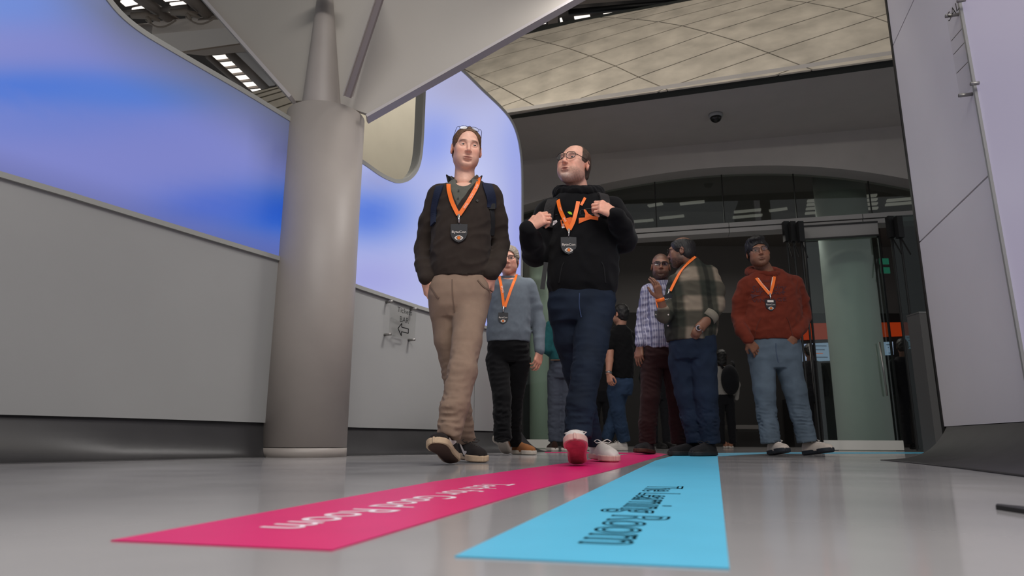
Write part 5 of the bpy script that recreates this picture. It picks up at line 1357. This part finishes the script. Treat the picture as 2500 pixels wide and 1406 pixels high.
    decal_poly(bv, [(1371, 553), (1400, 548), (1401, 551), (1372, 557)], 'chest_print', PW, P.root, 0.004, Yf, 0)
    decal_poly(bv, [(1371, 539), (1384, 536), (1384, 542), (1372, 545)], 'chest_print', BLACK, P.root, 0.004, Yf, 0)
    decal_text(bv, 'ING', 1380, 548.5, 13, 6, 'chest_print', PW, P.root, -0.08, 0.005, Yf)
    decal_poly(bv, [(1343, 549), (1348, 540), (1359, 537), (1361, 542), (1354, 548), (1344, 555)], 'chest_print', PW, P.root, 0.003, Yf, 0)
    for pts in ([(1346+5*math.cos(t/8*6.28), 529+6.5*math.sin(t/8*6.28)) for t in range(9)], [(1416, 524), (1417, 515), (1428, 511), (1444, 510), (1452, 512)], [(1355, 525), (1362, 523)], [(1417, 526), (1434, 525), (1452, 524)]):
        ribbon(bv, pts, 0.0022, 0.0008, 'chest_print', PG, P.root, 0.002, Yf, n=4, sm=0)
    ribbon(bv, [(1365, 690), (1372, 652), (1378, 640)], 0.006, 0.002, 'pocket_seam', mat('fleece_seam', lin((12, 12, 14)), 0.9), P.root, 0.001, Yf)
    ribbon(bv, [(1478, 690), (1474, 652), (1468, 640)], 0.006, 0.002, 'pocket_seam', MATS['fleece_seam'], P.root, 0.001, Yf)
    lanyard(P, [(1364, 490), (1369, 512), (1379, 536), (1390, 562)], [(1412, 494), (1407, 515), (1401, 540), (1391, 562)], (1390, 567), (1390, 580), 38, 'orange lanyard with black shield badge on the bearded man in black hoodie', 0.0, 0.021,
            words=(('ING', 1379, 536, 10, 4.5, 1.1), ('ing.be', 1369, 510, 9, 3.4, 1.2)))
    sp = ribbon(bv, [(1428, 484), (1423, 494), (1419, 502)], 0.014, 0.002, 'lanyard_tail', ORANGE, P.root, 0.004, Yf)
    bk = empty('backpack', at_y(1424, 600, P.Y+0.22)); tag(bk, 'charcoal backpack worn by the bearded man in black hoodie', 'backpack')
    GS = cloth('charcoal_strap', (44, 42, 42), 0.7)
    ribbon(bv, [(1352, 486), (1344, 502), (1338, 525), (1336, 555)], 0.055, 0.010, 'strap', GS, bk, 0.002, P.Y-0.05, pre=(0, 0.12, 0.01))
    ribbon(bv, [(1468, 474), (1474, 484), (1476, 502), (1478, 530)], 0.055, 0.012, 'strap', GS, bk, 0.002, P.Y-0.05, pre=(0, 0.12, 0.01))
    a, b_ = at_y(1333, 640, P.Y-0.10), at_y(1324, 706, P.Y-0.10)
    MB().bar(a, b_, 0.024, 0.003, up=(0, -1, 0)).build('webbing', BLACK, bk)
    c = P.J(1424, 590, 0.27); g = Grid(c-0.32, c+0.32, 0.012); g.ell(c, (0.16, 0.10, 0.25), 0); g.ell(c+np.array((0, 0.05, -0.06)), (0.13, 0.08, 0.15), 0.03); V, F = g.mesh()
    fast_mesh('bag', V+P.o-np.array(root_loc(bk)), F, GS, bk)
man_hoodie()

# ---------------------------------------------------------------- man in blue-grey sweater
def man_blue():
    P = Person(5.5, 1240, 'grey haired man in blue sweater and black trousers behind the brown sweater man', (205, 150, 128)); J = P.J
    SW = cloth('knit_bluegrey', (98, 106, 114), var=0.08, bump=0.12, bs=600)
    st = [P.st(1189, 1293, 836, 0.13), P.st(1187, 1296, 815, 0.14), P.st(1192, 1296, 770, 0.135), P.st(1196, 1298, 730, 0.13), P.st(1196, 1300, 700, 0.115), P.st(1206, 1290, 685, 0.09), P.st(1220, 1270, 675, 0.07)]
    armR = ([J(1288, 700), J(1306, 750, 0.02), J(1315, 790, 0.02), J(1317, 855, -0.06)], [0.075, 0.062, 0.056, 0.042])
    armL = ([J(1208, 700, 0.02), J(1204, 760, 0.10), J(1208, 830, 0.14)], [0.070, 0.058, 0.048])
    P.top('sweater', st, [armR, armL], SW, vox=0.008, fold=0.004, wave=0.13, seed=21, extra=lambda g: g.ell(J(1243, 674, -0.06), (0.062, 0.09, 0.036), 0.012, 's'))
    BT = cloth('black_cotton', (8, 8, 10), 0.95, bump=0.06)
    sb = [P.st(1192, 1290, 830, 0.12), P.st(1190, 1293, 850, 0.13), P.st(1194, 1288, 885, 0.11)]
    front = ([J(1214, 880, -0.02), J(1226, 970, -0.14), J(1226, 1010, -0.18), J(1228, 1074, -0.24)], [0.095, 0.070, 0.066, 0.068])
    rear = ([J(1268, 880, 0.0), J(1258, 960, 0.04), J(1254, 1010, 0.14), J(1256, 1085, 0.24)], [0.095, 0.070, 0.062, 0.058])
    P.bottom('trousers', sb, [front, rear], BT, vox=0.009, fold=0.006, seed=22, bunch=0.008)
    H = dict(w=0.98, brow=(120, 104, 90), lip=(150, 96, 86), neck=0.055)
    P.head((1242, 636, -0.02), (-6, -4, 0), H, J(1244, 680, 0.01), vox=0.004, scale=1.0)
    w_ = J(1317, 858, -0.06); P.hand(w_, J(1311, 890, -0.08)-w_, (0.6, -0.8, 0.0), 1, (0.5, 0.55, 0.6, 0.65), 0.5, vox=0.004)
    b = P.finish_body(); P.eyes((-4, 4), b)
    HG = mat('hair_grey', lin((128, 116, 102)), 0.65, var=0.3, vscale=50, bump=0.5, bscale=120)
    P.hair(HG, cuts=[((0, -0.12, 0.0), (0.078, 0.092, 0.078)), ((0, -0.07, -0.07), (0.082, 0.085, 0.11))], th=0.013, seed=7, strands=0.004, vox=0.004)
    ring_collar(P, J(1243, 680, 0.01), (0, -0.2, 1), 0.066, 0.064, 0.022, 0.006, SW, 'neckband')
    P.glasses('dark rimmed glasses on the grey haired man in blue sweater', 0.025, 0.015, mat('frame_dark', lin((28, 22, 22)), 0.4), LENS, shape=3.2, wire=0.0021)
    TS = cloth('tan_suede', (138, 88, 50), 0.9); CS = mat('sole_offwhite', lin((200, 190, 176)), 0.7); TR = mat('tread_grey', lin((176, 168, 156)), 0.8, bump=0.3, bscale=120)
    hp = at_z(1236, 1110)
    shoes2(P, [dict(at=(hp.x, hp.y+0.02, 0), yaw=-0.28, pitch=0.45, cols=(TS, CS, TR), L=0.28), dict(at=(at_y(1258, 1090, P.Y+0.30).x, P.Y+0.30, 0), yaw=0.55, cols=(TS, CS, TR), L=0.28)])
    lanyard(P, [(1220, 676), (1225, 704), (1231, 750)], [(1263, 672), (1250, 700), (1233, 750)], (1230.5, 752), (1229, 763), 24, 'orange lanyard with black shield badge on the man in blue sweater', 0.0, 0.022, words=(('ING', 1227, 706, 16, 5, 1.35),), sticker=False)
man_blue()

# ---------------------------------------------------------------- man in red hoodie
def man_red():
    P = Person(5.6, 1900, 'man in rust red hoodie and light jeans standing with hands in pockets', (146, 102, 78)); J = P.J
    HO = cloth('rust_fleece', (108, 45, 31), 0.95, var=0.10, bump=0.10, bs=500, sheen=0.06)
    st = [P.st(1822, 1950, 832, 0.14), P.st(1814, 1956, 815, 0.155), P.st(1814, 1957, 780, 0.155), P.st(1818, 1952, 730, 0.145), P.st(1812, 1950, 700, 0.13), P.st(1820, 1940, 680, 0.11), P.st(1838, 1908, 662, 0.08)]
    armL = ([J(1824, 698), J(1808, 735, 0.02), J(1803, 775, 0.03), J(1811, 806, -0.06), J(1826, 828, -0.13)], [0.078, 0.066, 0.058, 0.054, 0.046])
    armR = ([J(1938, 694), J(1955, 732, 0.02), J(1963, 772, 0.03), J(1955, 798, -0.06), J(1943, 816, -0.13)], [0.078, 0.066, 0.058, 0.054, 0.046])
    P.top('hoodie', st, [armL, armR], HO, vox=0.008, fold=0.006, wave=0.11, seed=31, extra=lambda g: g.ell(J(1868, 664, -0.03), (0.075, 0.10, 0.045), 0.015, 's'))
    JN = denim('light_denim', (92, 106, 118), 0.22)
    sb = [P.st(1826, 1950, 826, 0.13), P.st(1826, 1954, 850, 0.14), P.st(1830, 1954, 880, 0.13), P.st(1838, 1950, 900, 0.10)]
    lg = ([J(1860, 880), J(1866, 950, -0.02), J(1872, 1010, 0.0), J(1882, 1082, -0.02)], [0.105, 0.086, 0.078, 0.076])
    rg = ([J(1922, 880), J(1940, 950, -0.02), J(1954, 1010, 0.0), J(1970, 1078, 0.0)], [0.108, 0.090, 0.078, 0.076])
    P.bottom('jeans', sb, [lg, rg], JN, vox=0.008, fold=0.005, wave=0.13, seed=33, bunch=0.008)
    H = dict(w=1.06, brow=(24, 18, 16), brow_k=0.9, lip=(104, 66, 56), jaw=0.006, beard=((58, 42, 34), 0.35, 'full'), neck=0.062)
    P.head((1850, 616, -0.05), (-8, -4, -9), H, J(1868, 664, 0.02), vox=0.004, scale=1.04)
    w_ = J(1828, 832, -0.14); P.hand(w_, J(1850, 860, -0.10)-w_, (-0.3, -0.9, 0.3), -1, (0.3,)*4, 0.5, vox=0.004, stub=0.0)
    w_ = J(1941, 820, -0.14); P.hand(w_, J(1918, 848, -0.10)-w_, (0.3, -0.9, 0.3), 1, (0.3,)*4, 0.5, vox=0.004, stub=0.0)
    b = P.finish_body(); P.eyes((-6, 0), b, (36, 24, 18))
    HK = mat('hair_black', lin((18, 15, 14)), 0.55, var=0.3, vscale=50, bump=0.2, bscale=120)
    P.hair(HK, cuts=[((0, -0.125, -0.02), (0.080, 0.088, 0.082)), ((0, -0.07, -0.08), (0.086, 0.085, 0.11))], th=0.012, seed=9, strands=0.004, vox=0.004, wd=1.06, extra=[((0.0, -0.03, 0.10), (0.065, 0.07, 0.035))])
    hood(P, J(1870, 665, 0.02), 0.118, 0.036, 0.045, HO, 8, back=0.04)
    P.glasses('thin framed glasses on the man in rust red hoodie', 0.026, 0.019, mat('frame_thin', lin((52, 40, 32)), 0.3, metal=0.5), LENS, shape=2.6, wire=0.0017)
    bv = P.bvh(); Yf = P.Y-0.16
    NV = mat('print_navy', lin((76, 38, 42)), 0.85)
    decal_text(bv, 'Superdry', 1877, 706, 84, 22, 'chest_print', NV, P.root, -0.06, 0.003, Yf, -0.3)
    decal_poly(bv, [(1832, 718), (1916, 711), (1917, 714), (1850, 722), (1836, 728)], 'chest_print', NV, P.root, 0.003, Yf)
    decal_text(bv, 'JAPAN', 1893, 717, 42, 9, 'chest_print', NV, P.root, -0.03, 0.003, Yf)
    decal_text(bv, 'VINTAGE', 1878, 732, 84, 9, 'chest_print', NV, P.root, -0.04, 0.003, Yf)
    decal_text(bv, 'OSAKA', 1872, 686, 20, 6, 'chest_print', NV, P.root, 0.0, 0.003, Yf)
    for px in ([(1851, 680), (1860, 693), (1869, 703), (1878, 714)], [(1886, 677), (1884, 692), (1882, 704), (1880, 714)]): ribbon(bv, px, 0.009, 0.001, 'lanyard_lining', LWHITE, P.root, 0.0045, Yf)
    PK_ = mat('rust_seam', lin((96, 40, 28)), 0.95)
    ribbon(bv, [(1842, 826), (1850, 790), (1858, 776)], 0.008, 0.003, 'pocket_seam', PK_, P.root, 0.001, Yf); ribbon(bv, [(1936, 820), (1926, 786), (1920, 774)], 0.008, 0.003, 'pocket_seam', PK_, P.root, 0.001, Yf)
    ribbon(bv, [(1894, 838), (1895, 860), (1900, 885)], 0.007, 0.002, 'fly_seam', mat('denim_dark_seam', lin((70, 84, 104)), 0.9), P.root, 0.001, Yf)
    SH = cloth('runner_white', (196, 184, 172), 0.7, var=0.1); SO = mat('runner_sole', lin((28, 34, 42)), 0.7); mk_ = dict(laces=LACE)
    shoes2(P, [dict(at=(at_y(1883, 1090, P.Y+0.06).x, P.Y+0.06, 0), yaw=0.02, pitch=0.10, cols=(SH, SO, SO), marks=mk_), dict(at=(at_y(1966, 1090, P.Y+0.06).x, P.Y+0.06, 0), yaw=0.42, pitch=0.12, L=0.27, cols=(SH, SO, SO), marks=mk_)])
    lanyard(P, [(1847, 680), (1857, 694), (1867, 706), (1878, 719)], [(1890, 676), (1888, 690), (1884, 705), (1880, 719)], (1879.5, 722), (1880, 731), 25, 'orange and white lanyard with black shield badge on the man in red hoodie', 0.0, 0.022, sticker=True)
man_red()

# ---------------------------------------------------------------- man in pale checked shirt
def man_check():
    P = Person(5.95, 1600, 'bearded man in pale purple checked shirt and maroon trousers', (134, 94, 74)); J = P.J
    SHM = plaid('check_lilac', (150, 148, 168), [('x', 0.05, 0.2, 0.10, 0.12, (92, 92, 122), 0.7), ('z', 0.06, 0.1, 0.10, 0.12, (92, 92, 122), 0.7), ('x', 0.018, 0, 0.05, 0.1, (220, 218, 226), 0.5)])
    st = [P.st(1573, 1668, 852, 0.13), P.st(1571, 1670, 820, 0.14), P.st(1575, 1668, 770, 0.13), P.st(1576, 1666, 725, 0.125), P.st(1580, 1660, 702, 0.105), P.st(1596, 1640, 688, 0.075)]
    armL = ([J(1584, 712), J(1572, 765, 0.03), J(1566, 805, 0.03), J(1562, 838, -0.02)], [0.072, 0.060, 0.052, 0.042])
    armR = ([J(1658, 712, 0.03), J(1668, 770, 0.06), J(1664, 830, 0.05)], [0.07, 0.06, 0.05])
    P.top('shirt', st, [armL, armR], SHM, vox=0.009, fold=0.006, seed=41)
    MR = cloth('maroon_cotton', (44, 24, 24), 0.95)
    sb = [P.st(1572, 1664, 846, 0.12), P.st(1568, 1668, 870, 0.13), P.st(1570, 1664, 900, 0.11)]
    lg = ([J(1592, 895), J(1588, 970, -0.02), J(1582, 1030, 0.0), J(1580, 1082, 0.02)], [0.100, 0.082, 0.074, 0.072])
    rg = ([J(1644, 895), J(1652, 970, 0.0), J(1656, 1030, 0.04), J(1660, 1082, 0.06)], [0.100, 0.082, 0.074, 0.072])
    P.bottom('trousers', sb, [lg, rg], MR, vox=0.009, fold=0.006, seed=42)
    H = dict(w=1.0, brow=(20, 15, 13), brow_k=0.9, lip=(88, 58, 50), beard=((26, 19, 17), 0.9, 'full'), crop=((40, 30, 26), 0.6), neck=0.055)
    P.head((1613, 651, -0.02), (-10, -2, 3), H, J(1618, 696, 0.01), vox=0.004)
    w_ = J(1562, 846, -0.02); P.hand(w_, J(1560, 886, -0.05)-w_, (-0.6, -0.8, 0), -1, (0.35, 0.4, 0.45, 0.5), 0.4, vox=0.004)
    b = P.finish_body(); P.eyes((0, 0), b, (30, 22, 18))
    ring_collar(P, J(1617, 697, 0.01), (0, -0.2, 1), 0.062, 0.070, 0.04, 0.004, SHM, 'collar', (J(1614, 690)[0], J(1614, 702)[2], 0.9))
    P.glasses('black framed glasses on the bearded man in pale checked shirt', 0.026, 0.017, mat('frame_black', lin((14, 12, 12)), 0.3), glass('lens_blue', (0.55, 0.58, 0.72), 0.08), shape=3.2, wire=0.0022)
    w_ = J(1562, 842, -0.02); MB().tube([Vector(w_+P.o)+Vector((0, 0, 0.012)), Vector(w_+P.o)-Vector((0, 0, 0.012))], 0.034, 16).build('wristband', ORANGE, P.root, True)
    shoes2(P, [dict(at=(at_y(1588, 1090, P.Y+0.05).x, P.Y+0.05, 0), yaw=-0.55, pitch=0.06, L=0.30, W=0.115, cols=(BSHOE, mat('brown_sole', lin((66, 38, 22)), 0.7, var=0.4, vscale=40), BSOLE)), dict(at=(at_y(1660, 1090, P.Y+0.12).x, P.Y+0.12, 0), yaw=0.1, L=0.30, W=0.115, cols=(BSHOE, BSOLE, BSOLE))])
    lanyard(P, [(1600, 694), (1603, 730), (1608, 752)], None, (1608, 754), (1608, 758), 19, 'black shield badge hanging on the man in pale checked shirt', -0.3, 0.02)
man_check()

# ---------------------------------------------------------------- big man in green plaid, turned away
def man_plaid():
    P = Person(5.45, 1690, 'heavy man in green and cream plaid shirt turned sideways with raised hand', (128, 90, 70)); J = P.J
    SHM = plaid('plaid_green', (136, 124, 108), [('x', 0.27, 0.05, 0.20, 0.12, (40, 46, 40), 0.85), ('z', 0.25, 0.30, 0.20, 0.12, (40, 46, 40), 0.75), ('x', 0.27, 0.05, 0.05, 0.05, (24, 27, 25), 0.6)])
    st = [P.st(1630, 1742, 834, 0.17), P.st(1624, 1750, 810, 0.185), P.st(1623, 1752, 770, 0.19), P.st(1628, 1750, 730, 0.18), P.st(1640, 1746, 690, 0.16), P.st(1652, 1732, 662, 0.13), P.st(1664, 1712, 642, 0.095), P.st(1668, 1700, 632, 0.08)]
    armR = ([J(1728, 672, -0.03), J(1744, 710, -0.06), J(1746, 745, -0.08), J(1730, 775, -0.14)], [0.088, 0.082, 0.074, 0.062])
    armL = ([J(1652, 690, -0.02), J(1634, 760, -0.10), J(1622, 772, -0.16), J(1619, 756, -0.2)], [0.075, 0.06, 0.055, 0.045])
    P.top('shirt', st, [armR, armL], SHM, vox=0.008, fold=0.006, wave=0.10, seed=51)
    JN = denim('navy_denim', (30, 41, 58), 0.25)
    sb = [P.st(1636, 1744, 815, 0.16), P.st(1634, 1748, 845, 0.17), P.st(1640, 1744, 880, 0.14)]
    lg = ([J(1666, 880, 0.03), J(1676, 960, 0.04), J(1688, 1020, 0.05), J(1700, 1080, 0.06)], [0.115, 0.092, 0.082, 0.076])
    rg = ([J(1714, 880, -0.03), J(1722, 960, -0.05), J(1728, 1020, -0.03), J(1734, 1080, 0.0)], [0.118, 0.096, 0.084, 0.078])
    P.bottom('jeans', sb, [lg, rg], JN, vox=0.009, fold=0.006, wave=0.13, seed=52, bunch=0.008)
    H = dict(w=1.05, brow=(20, 15, 13), lip=(84, 56, 48), beard=((26, 19, 17), 0.85, 'full'), neck=0.066)
    P.head((1664, 616, -0.02), (-112, -2, 0), H, J(1684, 652, 0.0), vox=0.004, scale=1.03)
    # raised hand with open fingers
    P.limb([J(1620, 756, -0.2), J(1612, 732, -0.24)], [0.036, 0.030]); w_ = J(1611, 728, -0.24); P.hand(w_, J(1605, 700, -0.27)-w_, (0.55, -0.75, -0.2), 1, (0.22, 0.28, 0.34, 0.4), 0.2, vox=0.004, spread=0.10)
    P.limb([J(1730, 775, -0.14), J(1709, 800, -0.19), J(1700, 812, -0.19)], [0.048, 0.038, 0.036]); w_ = J(1700, 812, -0.19); P.hand(w_, J(1684, 834, -0.12)-w_, (0.2, -0.9, 0.3), 1, (0.3,)*4, 0.3, vox=0.004)
    b = P.finish_body(); P.eyes((0, 0), b, (30, 22, 18))
    P.hair(MATS['hair_black'], cuts=[((0, -0.10, -0.03), (0.084, 0.085, 0.10)), ((0, 0.015, 0.155), (0.086, 0.130, 0.090)), ((0, -0.07, -0.08), (0.088, 0.085, 0.11))], th=0.008, seed=11, wd=1.05, vox=0.004)
    ring_collar(P, J(1684, 653, 0.0), (-0.15, 0, 1), 0.074, 0.084, 0.045, 0.004, SHM, 'collar')
    P.glasses('rimless glasses on the heavy man in green plaid', 0.026, 0.018, MATS['frame_thin'], LENS, shape=2.8)
    MB().tube([Vector(J(1613, 736, -0.235)+P.o), Vector(J(1611, 728, -0.24)+P.o)], 0.034, 16).build('wristband', ORANGE, P.root, True)
    # wrist watch
    a = Vector(J(1712, 797, -0.185)+P.o); b_ = Vector(J(1704, 806, -0.19)+P.o); MB().tube([a, b_], 0.041, 18).build('watch_strap', STEEL, P.root, True)
    c = Vector(J(1705, 801, -0.235)+P.o); wc = MB().tube([c, c+Vector((0, -0.012, 0))], 0.022, 20).build('watch_case', CHROME, P.root); MB().tube([c+Vector((0, -0.0125, 0)), c+Vector((0, -0.0135, 0))], 0.017, 20).build('watch_dial', BLACK, wc)
    MB().tube([Vector(J(1734, 768, -0.13)+P.o), Vector(J(1726, 780, -0.15)+P.o)], [0.072, 0.066], 20).build('cuff', mat('cuff_cream', lin((128, 122, 108)), 0.9), P.root, True)
    for u, v in ((1628, 768), (1629, 795)):
        p, n = hit(P.bvh(), u+3, v, 0.002, P.Y-0.15); MB().tube([p, p+n*0.003], 0.006, 8).build('button', LWHITE, P.root)
    shoes2(P, [dict(at=(at_y(1703, 1090, P.Y+0.12).x, P.Y+0.12, 0), yaw=-1.0, L=0.31, W=0.12, cols=(BSHOE, BSOLE, BSOLE)), dict(at=(at_y(1742, 1090, P.Y-0.02).x, P.Y+0.02, 0), yaw=-0.75, L=0.31, W=0.12, cols=(BSHOE, BSOLE, BSOLE), marks=dict(laces=mat('lace_black', lin((40, 38, 38)), 0.8)))])
    lanyard(P, [(1697, 628), (1676, 648), (1656, 674), (1637, 712)], None, (1635, 712), (1632, 720), 21, 'orange lanyard with black shield badge on the heavy man in green plaid', -0.55, 0.023)
man_plaid()

# ---------------------------------------------------------------- people further back
def back_person(Y, u, label, skin, top_st, arms, top_name, top_m, bot_st, legs, bot_name, bot_m, head, H, hair, shoes, extra=None, hands=(), seed=60, vox=0.011):
    P = Person(Y, u, label, skin); J = P.J
    P.top(top_name, [P.st(*q) for q in top_st], [([J(*p) for p in ch], rs) for ch, rs in arms], top_m, vox=vox, fold=0.006, seed=seed)
    P.bottom(bot_name, [P.st(*q) for q in bot_st], [([J(*p) for p in ch], rs) for ch, rs in legs], bot_m, vox=vox, fold=0.006, seed=seed+1)
    c, rot, neck = head; P.head(c, rot, H, J(*neck), vox=0.005)
    for w_, t, n, sd, cu in hands:
        a = J(*w_); P.hand(a, J(*t)-a, n, sd, (cu,)*4, 0.4, vox=0.0045)
    if extra: extra(P)
    P.finish_body(); P.hair(hair[0], vox=0.005, **hair[1])
    shoes2(P, [dict(sp, vox_=0.006) if False else sp for sp in shoes(P)])
    return P
FULLH = dict(cuts=[((0, -0.12, -0.02), (0.080, 0.090, 0.085)), ((0, -0.07, -0.08), (0.086, 0.085, 0.11))], th=0.012, seed=13, strands=0.003)
TEAL = cloth('teal_knit', (34, 88, 92)); GJ = denim('grey_denim', (70, 76, 88), 0.15)
def sh_at(P, u, dy, yaw, cols, L=0.28, **k): return dict(at=(at_y(u, 1090, P.Y+dy).x, P.Y+dy, 0), yaw=yaw, L=L, cols=cols, **k)
def teal_x(P):
    P.limb([P.J(1352, 876, -0.02), P.J(1384, 876, -0.02)], [0.02, 0.02])
P = back_person(7.8, 1366, 'man in teal sweater and grey jeans seen from behind past the hoodie man', (196, 146, 122),
    [(1343, 1398, 882, 0.13), (1340, 1402, 860, 0.14), (1342, 1402, 830, 0.14), (1340, 1404, 800, 0.13), (1348, 1396, 782, 0.10), (1360, 1386, 774, 0.07)],
    [([(1346, 798, 0), (1337, 830, -0.05), (1336, 852, -0.08), (1345, 862, 0.12)], [0.075, 0.066, 0.058, 0.05]), ([(1398, 798, 0), (1408, 830, 0), (1404, 862, 0.12)], [0.075, 0.066, 0.05])],
    'sweater', TEAL, [(1343, 1397, 880, 0.12), (1341, 1398, 900, 0.14), (1344, 1396, 925, 0.12)],
    [([(1356, 915, 0), (1355, 980, 0), (1354, 1030, 0.0), (1355, 1078, 0)], [0.095, 0.082, 0.075, 0.075]), ([(1384, 915, 0), (1382, 980, 0), (1380, 1030, 0.0), (1380, 1078, 0)], [0.095, 0.082, 0.075, 0.075])],
    'jeans', GJ, ((1374, 748, 0), (170, 0, 0), (1374, 778, 0)), dict(), (mat('hair_dark', lin((34, 26, 22)), 0.6, var=0.3, vscale=50), FULLH),
    lambda P: [sh_at(P, 1355, -0.08, 3.3, (cloth('brown_shoe', (50, 32, 26)), WSHOE, WSHOE)), sh_at(P, 1379, -0.06, 3.0, (cloth('brown_shoe', (50, 32, 26)), WSHOE, WSHOE))], seed=61)
mb_ = MB().bar(at_y(1344, 879, P.Y-0.128), at_y(1396, 879, P.Y-0.128), 0.035, 0.01, up=(0, 0, 1)); mb_.build('belt', mat('belt_tan', lin((96, 66, 44)), 0.6), P.root)
BT2 = cloth('black_jersey', (12, 12, 14)); JB = denim('mid_denim', (46, 64, 88), 0.25)
P = back_person(8.1, 1510, 'man in black T-shirt and blue jeans turned away near the doors', (186, 136, 112),
    [(1486, 1546, 925, 0.14), (1484, 1548, 900, 0.15), (1486, 1548, 860, 0.15), (1486, 1546, 825, 0.14), (1490, 1540, 805, 0.11), (1500, 1528, 795, 0.075)],
    [([(1496, 822, -0.06), (1488, 848, -0.10)], [0.080, 0.066]), ([(1538, 822, 0.04), (1546, 850, 0.05)], [0.075, 0.066])],
    't_shirt', BT2, [(1488, 1544, 920, 0.13), (1484, 1546, 940, 0.14), (1488, 1542, 965, 0.12)],
    [([(1502, 955, -0.03), (1508, 1000, -0.03), (1516, 1040, -0.02), (1524, 1078, 0)], [0.100, 0.086, 0.076, 0.075]), ([(1516, 955, 0.04), (1502, 1010, 0.05), (1490, 1045, 0.06), (1480, 1074, 0.08)], [0.095, 0.08, 0.072, 0.07])],
    'jeans', JB, ((1515, 768, 0), (-140, 0, 0), (1515, 800, 0)), dict(beard=((60, 44, 36), 0.4, 'full')), (MATS['hair_black'], FULLH),
    lambda P: [sh_at(P, 1528, 0.0, -1.25, (WSHOE, WSHOE, WSHOE), L=0.29, marks=dict(laces=LACE)), sh_at(P, 1494, 0.10, -1.5, (cloth('sneaker_grey', (170, 164, 152)), WSHOE, BSOLE), L=0.29)],
    extra=lambda P: (P.limb([P.J(1490, 845, -0.10), P.J(1488, 880, -0.14), P.J(1486, 912, -0.2)], [0.046, 0.044, 0.032], 0.007), P.hand(P.J(1486, 914, -0.2), (0.1, -0.3, -1), (-0.6, -0.7, 0.1), 1, (0.8,)*4, 0.4, vox=0.0045)), seed=63)
MB().tube([Vector(P.J(1487, 908, -0.19)+P.o), Vector(P.J(1486, 913, -0.2)+P.o)], 0.037, 14).build('watch', STEEL, P.root, True)
# dim figures inside the foyer
DK = cloth('dark_coat', (24, 24, 28)); DK2 = cloth('dark_grey_coat', (34, 33, 36)); WH = cloth('white_jersey', (150, 146, 142))
def dim_person(Y, u, vtop, label, top_m, bot_m, skin=(96, 70, 58), long_hair=False, shoe=None, yaw=180, seed=70):
    k = (1690.0/Y)/308.0                                 # pixels relative to a figure at 5.5 m
    hgt = at_y(u, vtop, Y).z; f = hgt/1.74
    def px(x, z): q = project((at_y(u, 1080, Y).x+x*f, Y, z*f)); return q
    def S(hw, z, d): a = px(-hw, z); b = px(hw, z); return (a[0], b[0], a[1], d*f)
    def JJ(x, z, dy=0.0): a = px(x, z); return (a[0], a[1], dy)
    return back_person(Y, u, label, skin, [S(0.17, 0.93, 0.12), S(0.18, 1.05, 0.12), S(0.18, 1.25, 0.12), S(0.19, 1.36, 0.10), S(0.12, 1.45, 0.08)],
        [([JJ(-0.19, 1.36), JJ(-0.25, 1.12, 0.03), JJ(-0.22, 0.88, -0.03)], [0.06, 0.05, 0.038]), ([JJ(0.19, 1.36), JJ(0.25, 1.12, 0.03), JJ(0.22, 0.88, -0.03)], [0.06, 0.05, 0.038])], 'jacket', top_m,
        [S(0.16, 0.95, 0.12), S(0.17, 0.85, 0.12), S(0.15, 0.76, 0.10)], [([JJ(-0.09, 0.78), JJ(-0.10, 0.45), JJ(-0.10, 0.08)], [0.085, 0.07, 0.06]), ([JJ(0.09, 0.78), JJ(0.10, 0.45), JJ(0.10, 0.08)], [0.085, 0.07, 0.06])], 'trousers', bot_m,
        ((*JJ(0, 1.62),)[:3], (yaw, 0, 0), JJ(0, 1.46)), dict(), (MATS['hair_black'], dict(FULLH, extra=[((0, 0.06, -0.08), (0.075, 0.05, 0.14))] if long_hair else None, low=-0.30 if long_hair else -0.075)),
        lambda P: [sh_at(P, u-8*k, 0, yaw*math.pi/180-0.15, shoe or (BSHOE, BSOLE, BSOLE), L=0.26), sh_at(P, u+8*k+6, 0, yaw*math.pi/180+0.15, shoe or (BSHOE, BSOLE, BSOLE), L=0.26)], seed=seed, vox=0.014)
Pw = dim_person(11.5, 1775, 856, 'long haired person in white top with dark backpack far inside the foyer', WH, DK, long_hair=True, shoe=(cloth('peach_shoe', (170, 120, 96)), WSHOE, WSHOE), yaw=165, seed=71)
bk = empty('backpack', tuple(Pw.o+np.array((0.05, -0.2, 1.0)))); tag(bk, 'dark backpack on the person in white top inside the foyer', 'backpack')
c = np.array((0.06, -0.20, 1.10)); g = Grid(c-0.35, c+0.35, 0.016); g.ell(c, (0.15, 0.10, 0.25), 0); g.ell(c+np.array((0, -0.05, -0.07)), (0.12, 0.06, 0.13), 0.03); V, F = g.mesh(); fast_mesh('bag', V+Pw.o-np.array(root_loc(bk)), F, DK, bk)
for sx in (-1, 1): MB().tube([Vector(Pw.o)+Vector((0.06+sx*0.09, -0.16, 1.30)), Vector(Pw.o)+Vector((0.04+sx*0.12, -0.10, 1.40)), Vector(Pw.o)+Vector((0.04+sx*0.13, 0.0, 1.42))], 0.02, 8).build('strap', DK, bk, True)
dim_person(11.8, 1997, 840, 'dark silhouetted person standing before the lit foyer screens', DK2, DK, yaw=170, seed=74)
dim_person(10.8, 2232, 828, 'dark silhouetted person behind the folded glass leaf at the right', DK, DK, yaw=150, seed=77)
dim_person(10.5, 1612, 830, 'dark clothed person mostly hidden behind the men in checked shirts', DK, DK, yaw=20, seed=80)
dim_person(11.2, 1470, 842, 'dark clothed person hidden behind the man in black T-shirt', DK2, DK, yaw=200, seed=83)
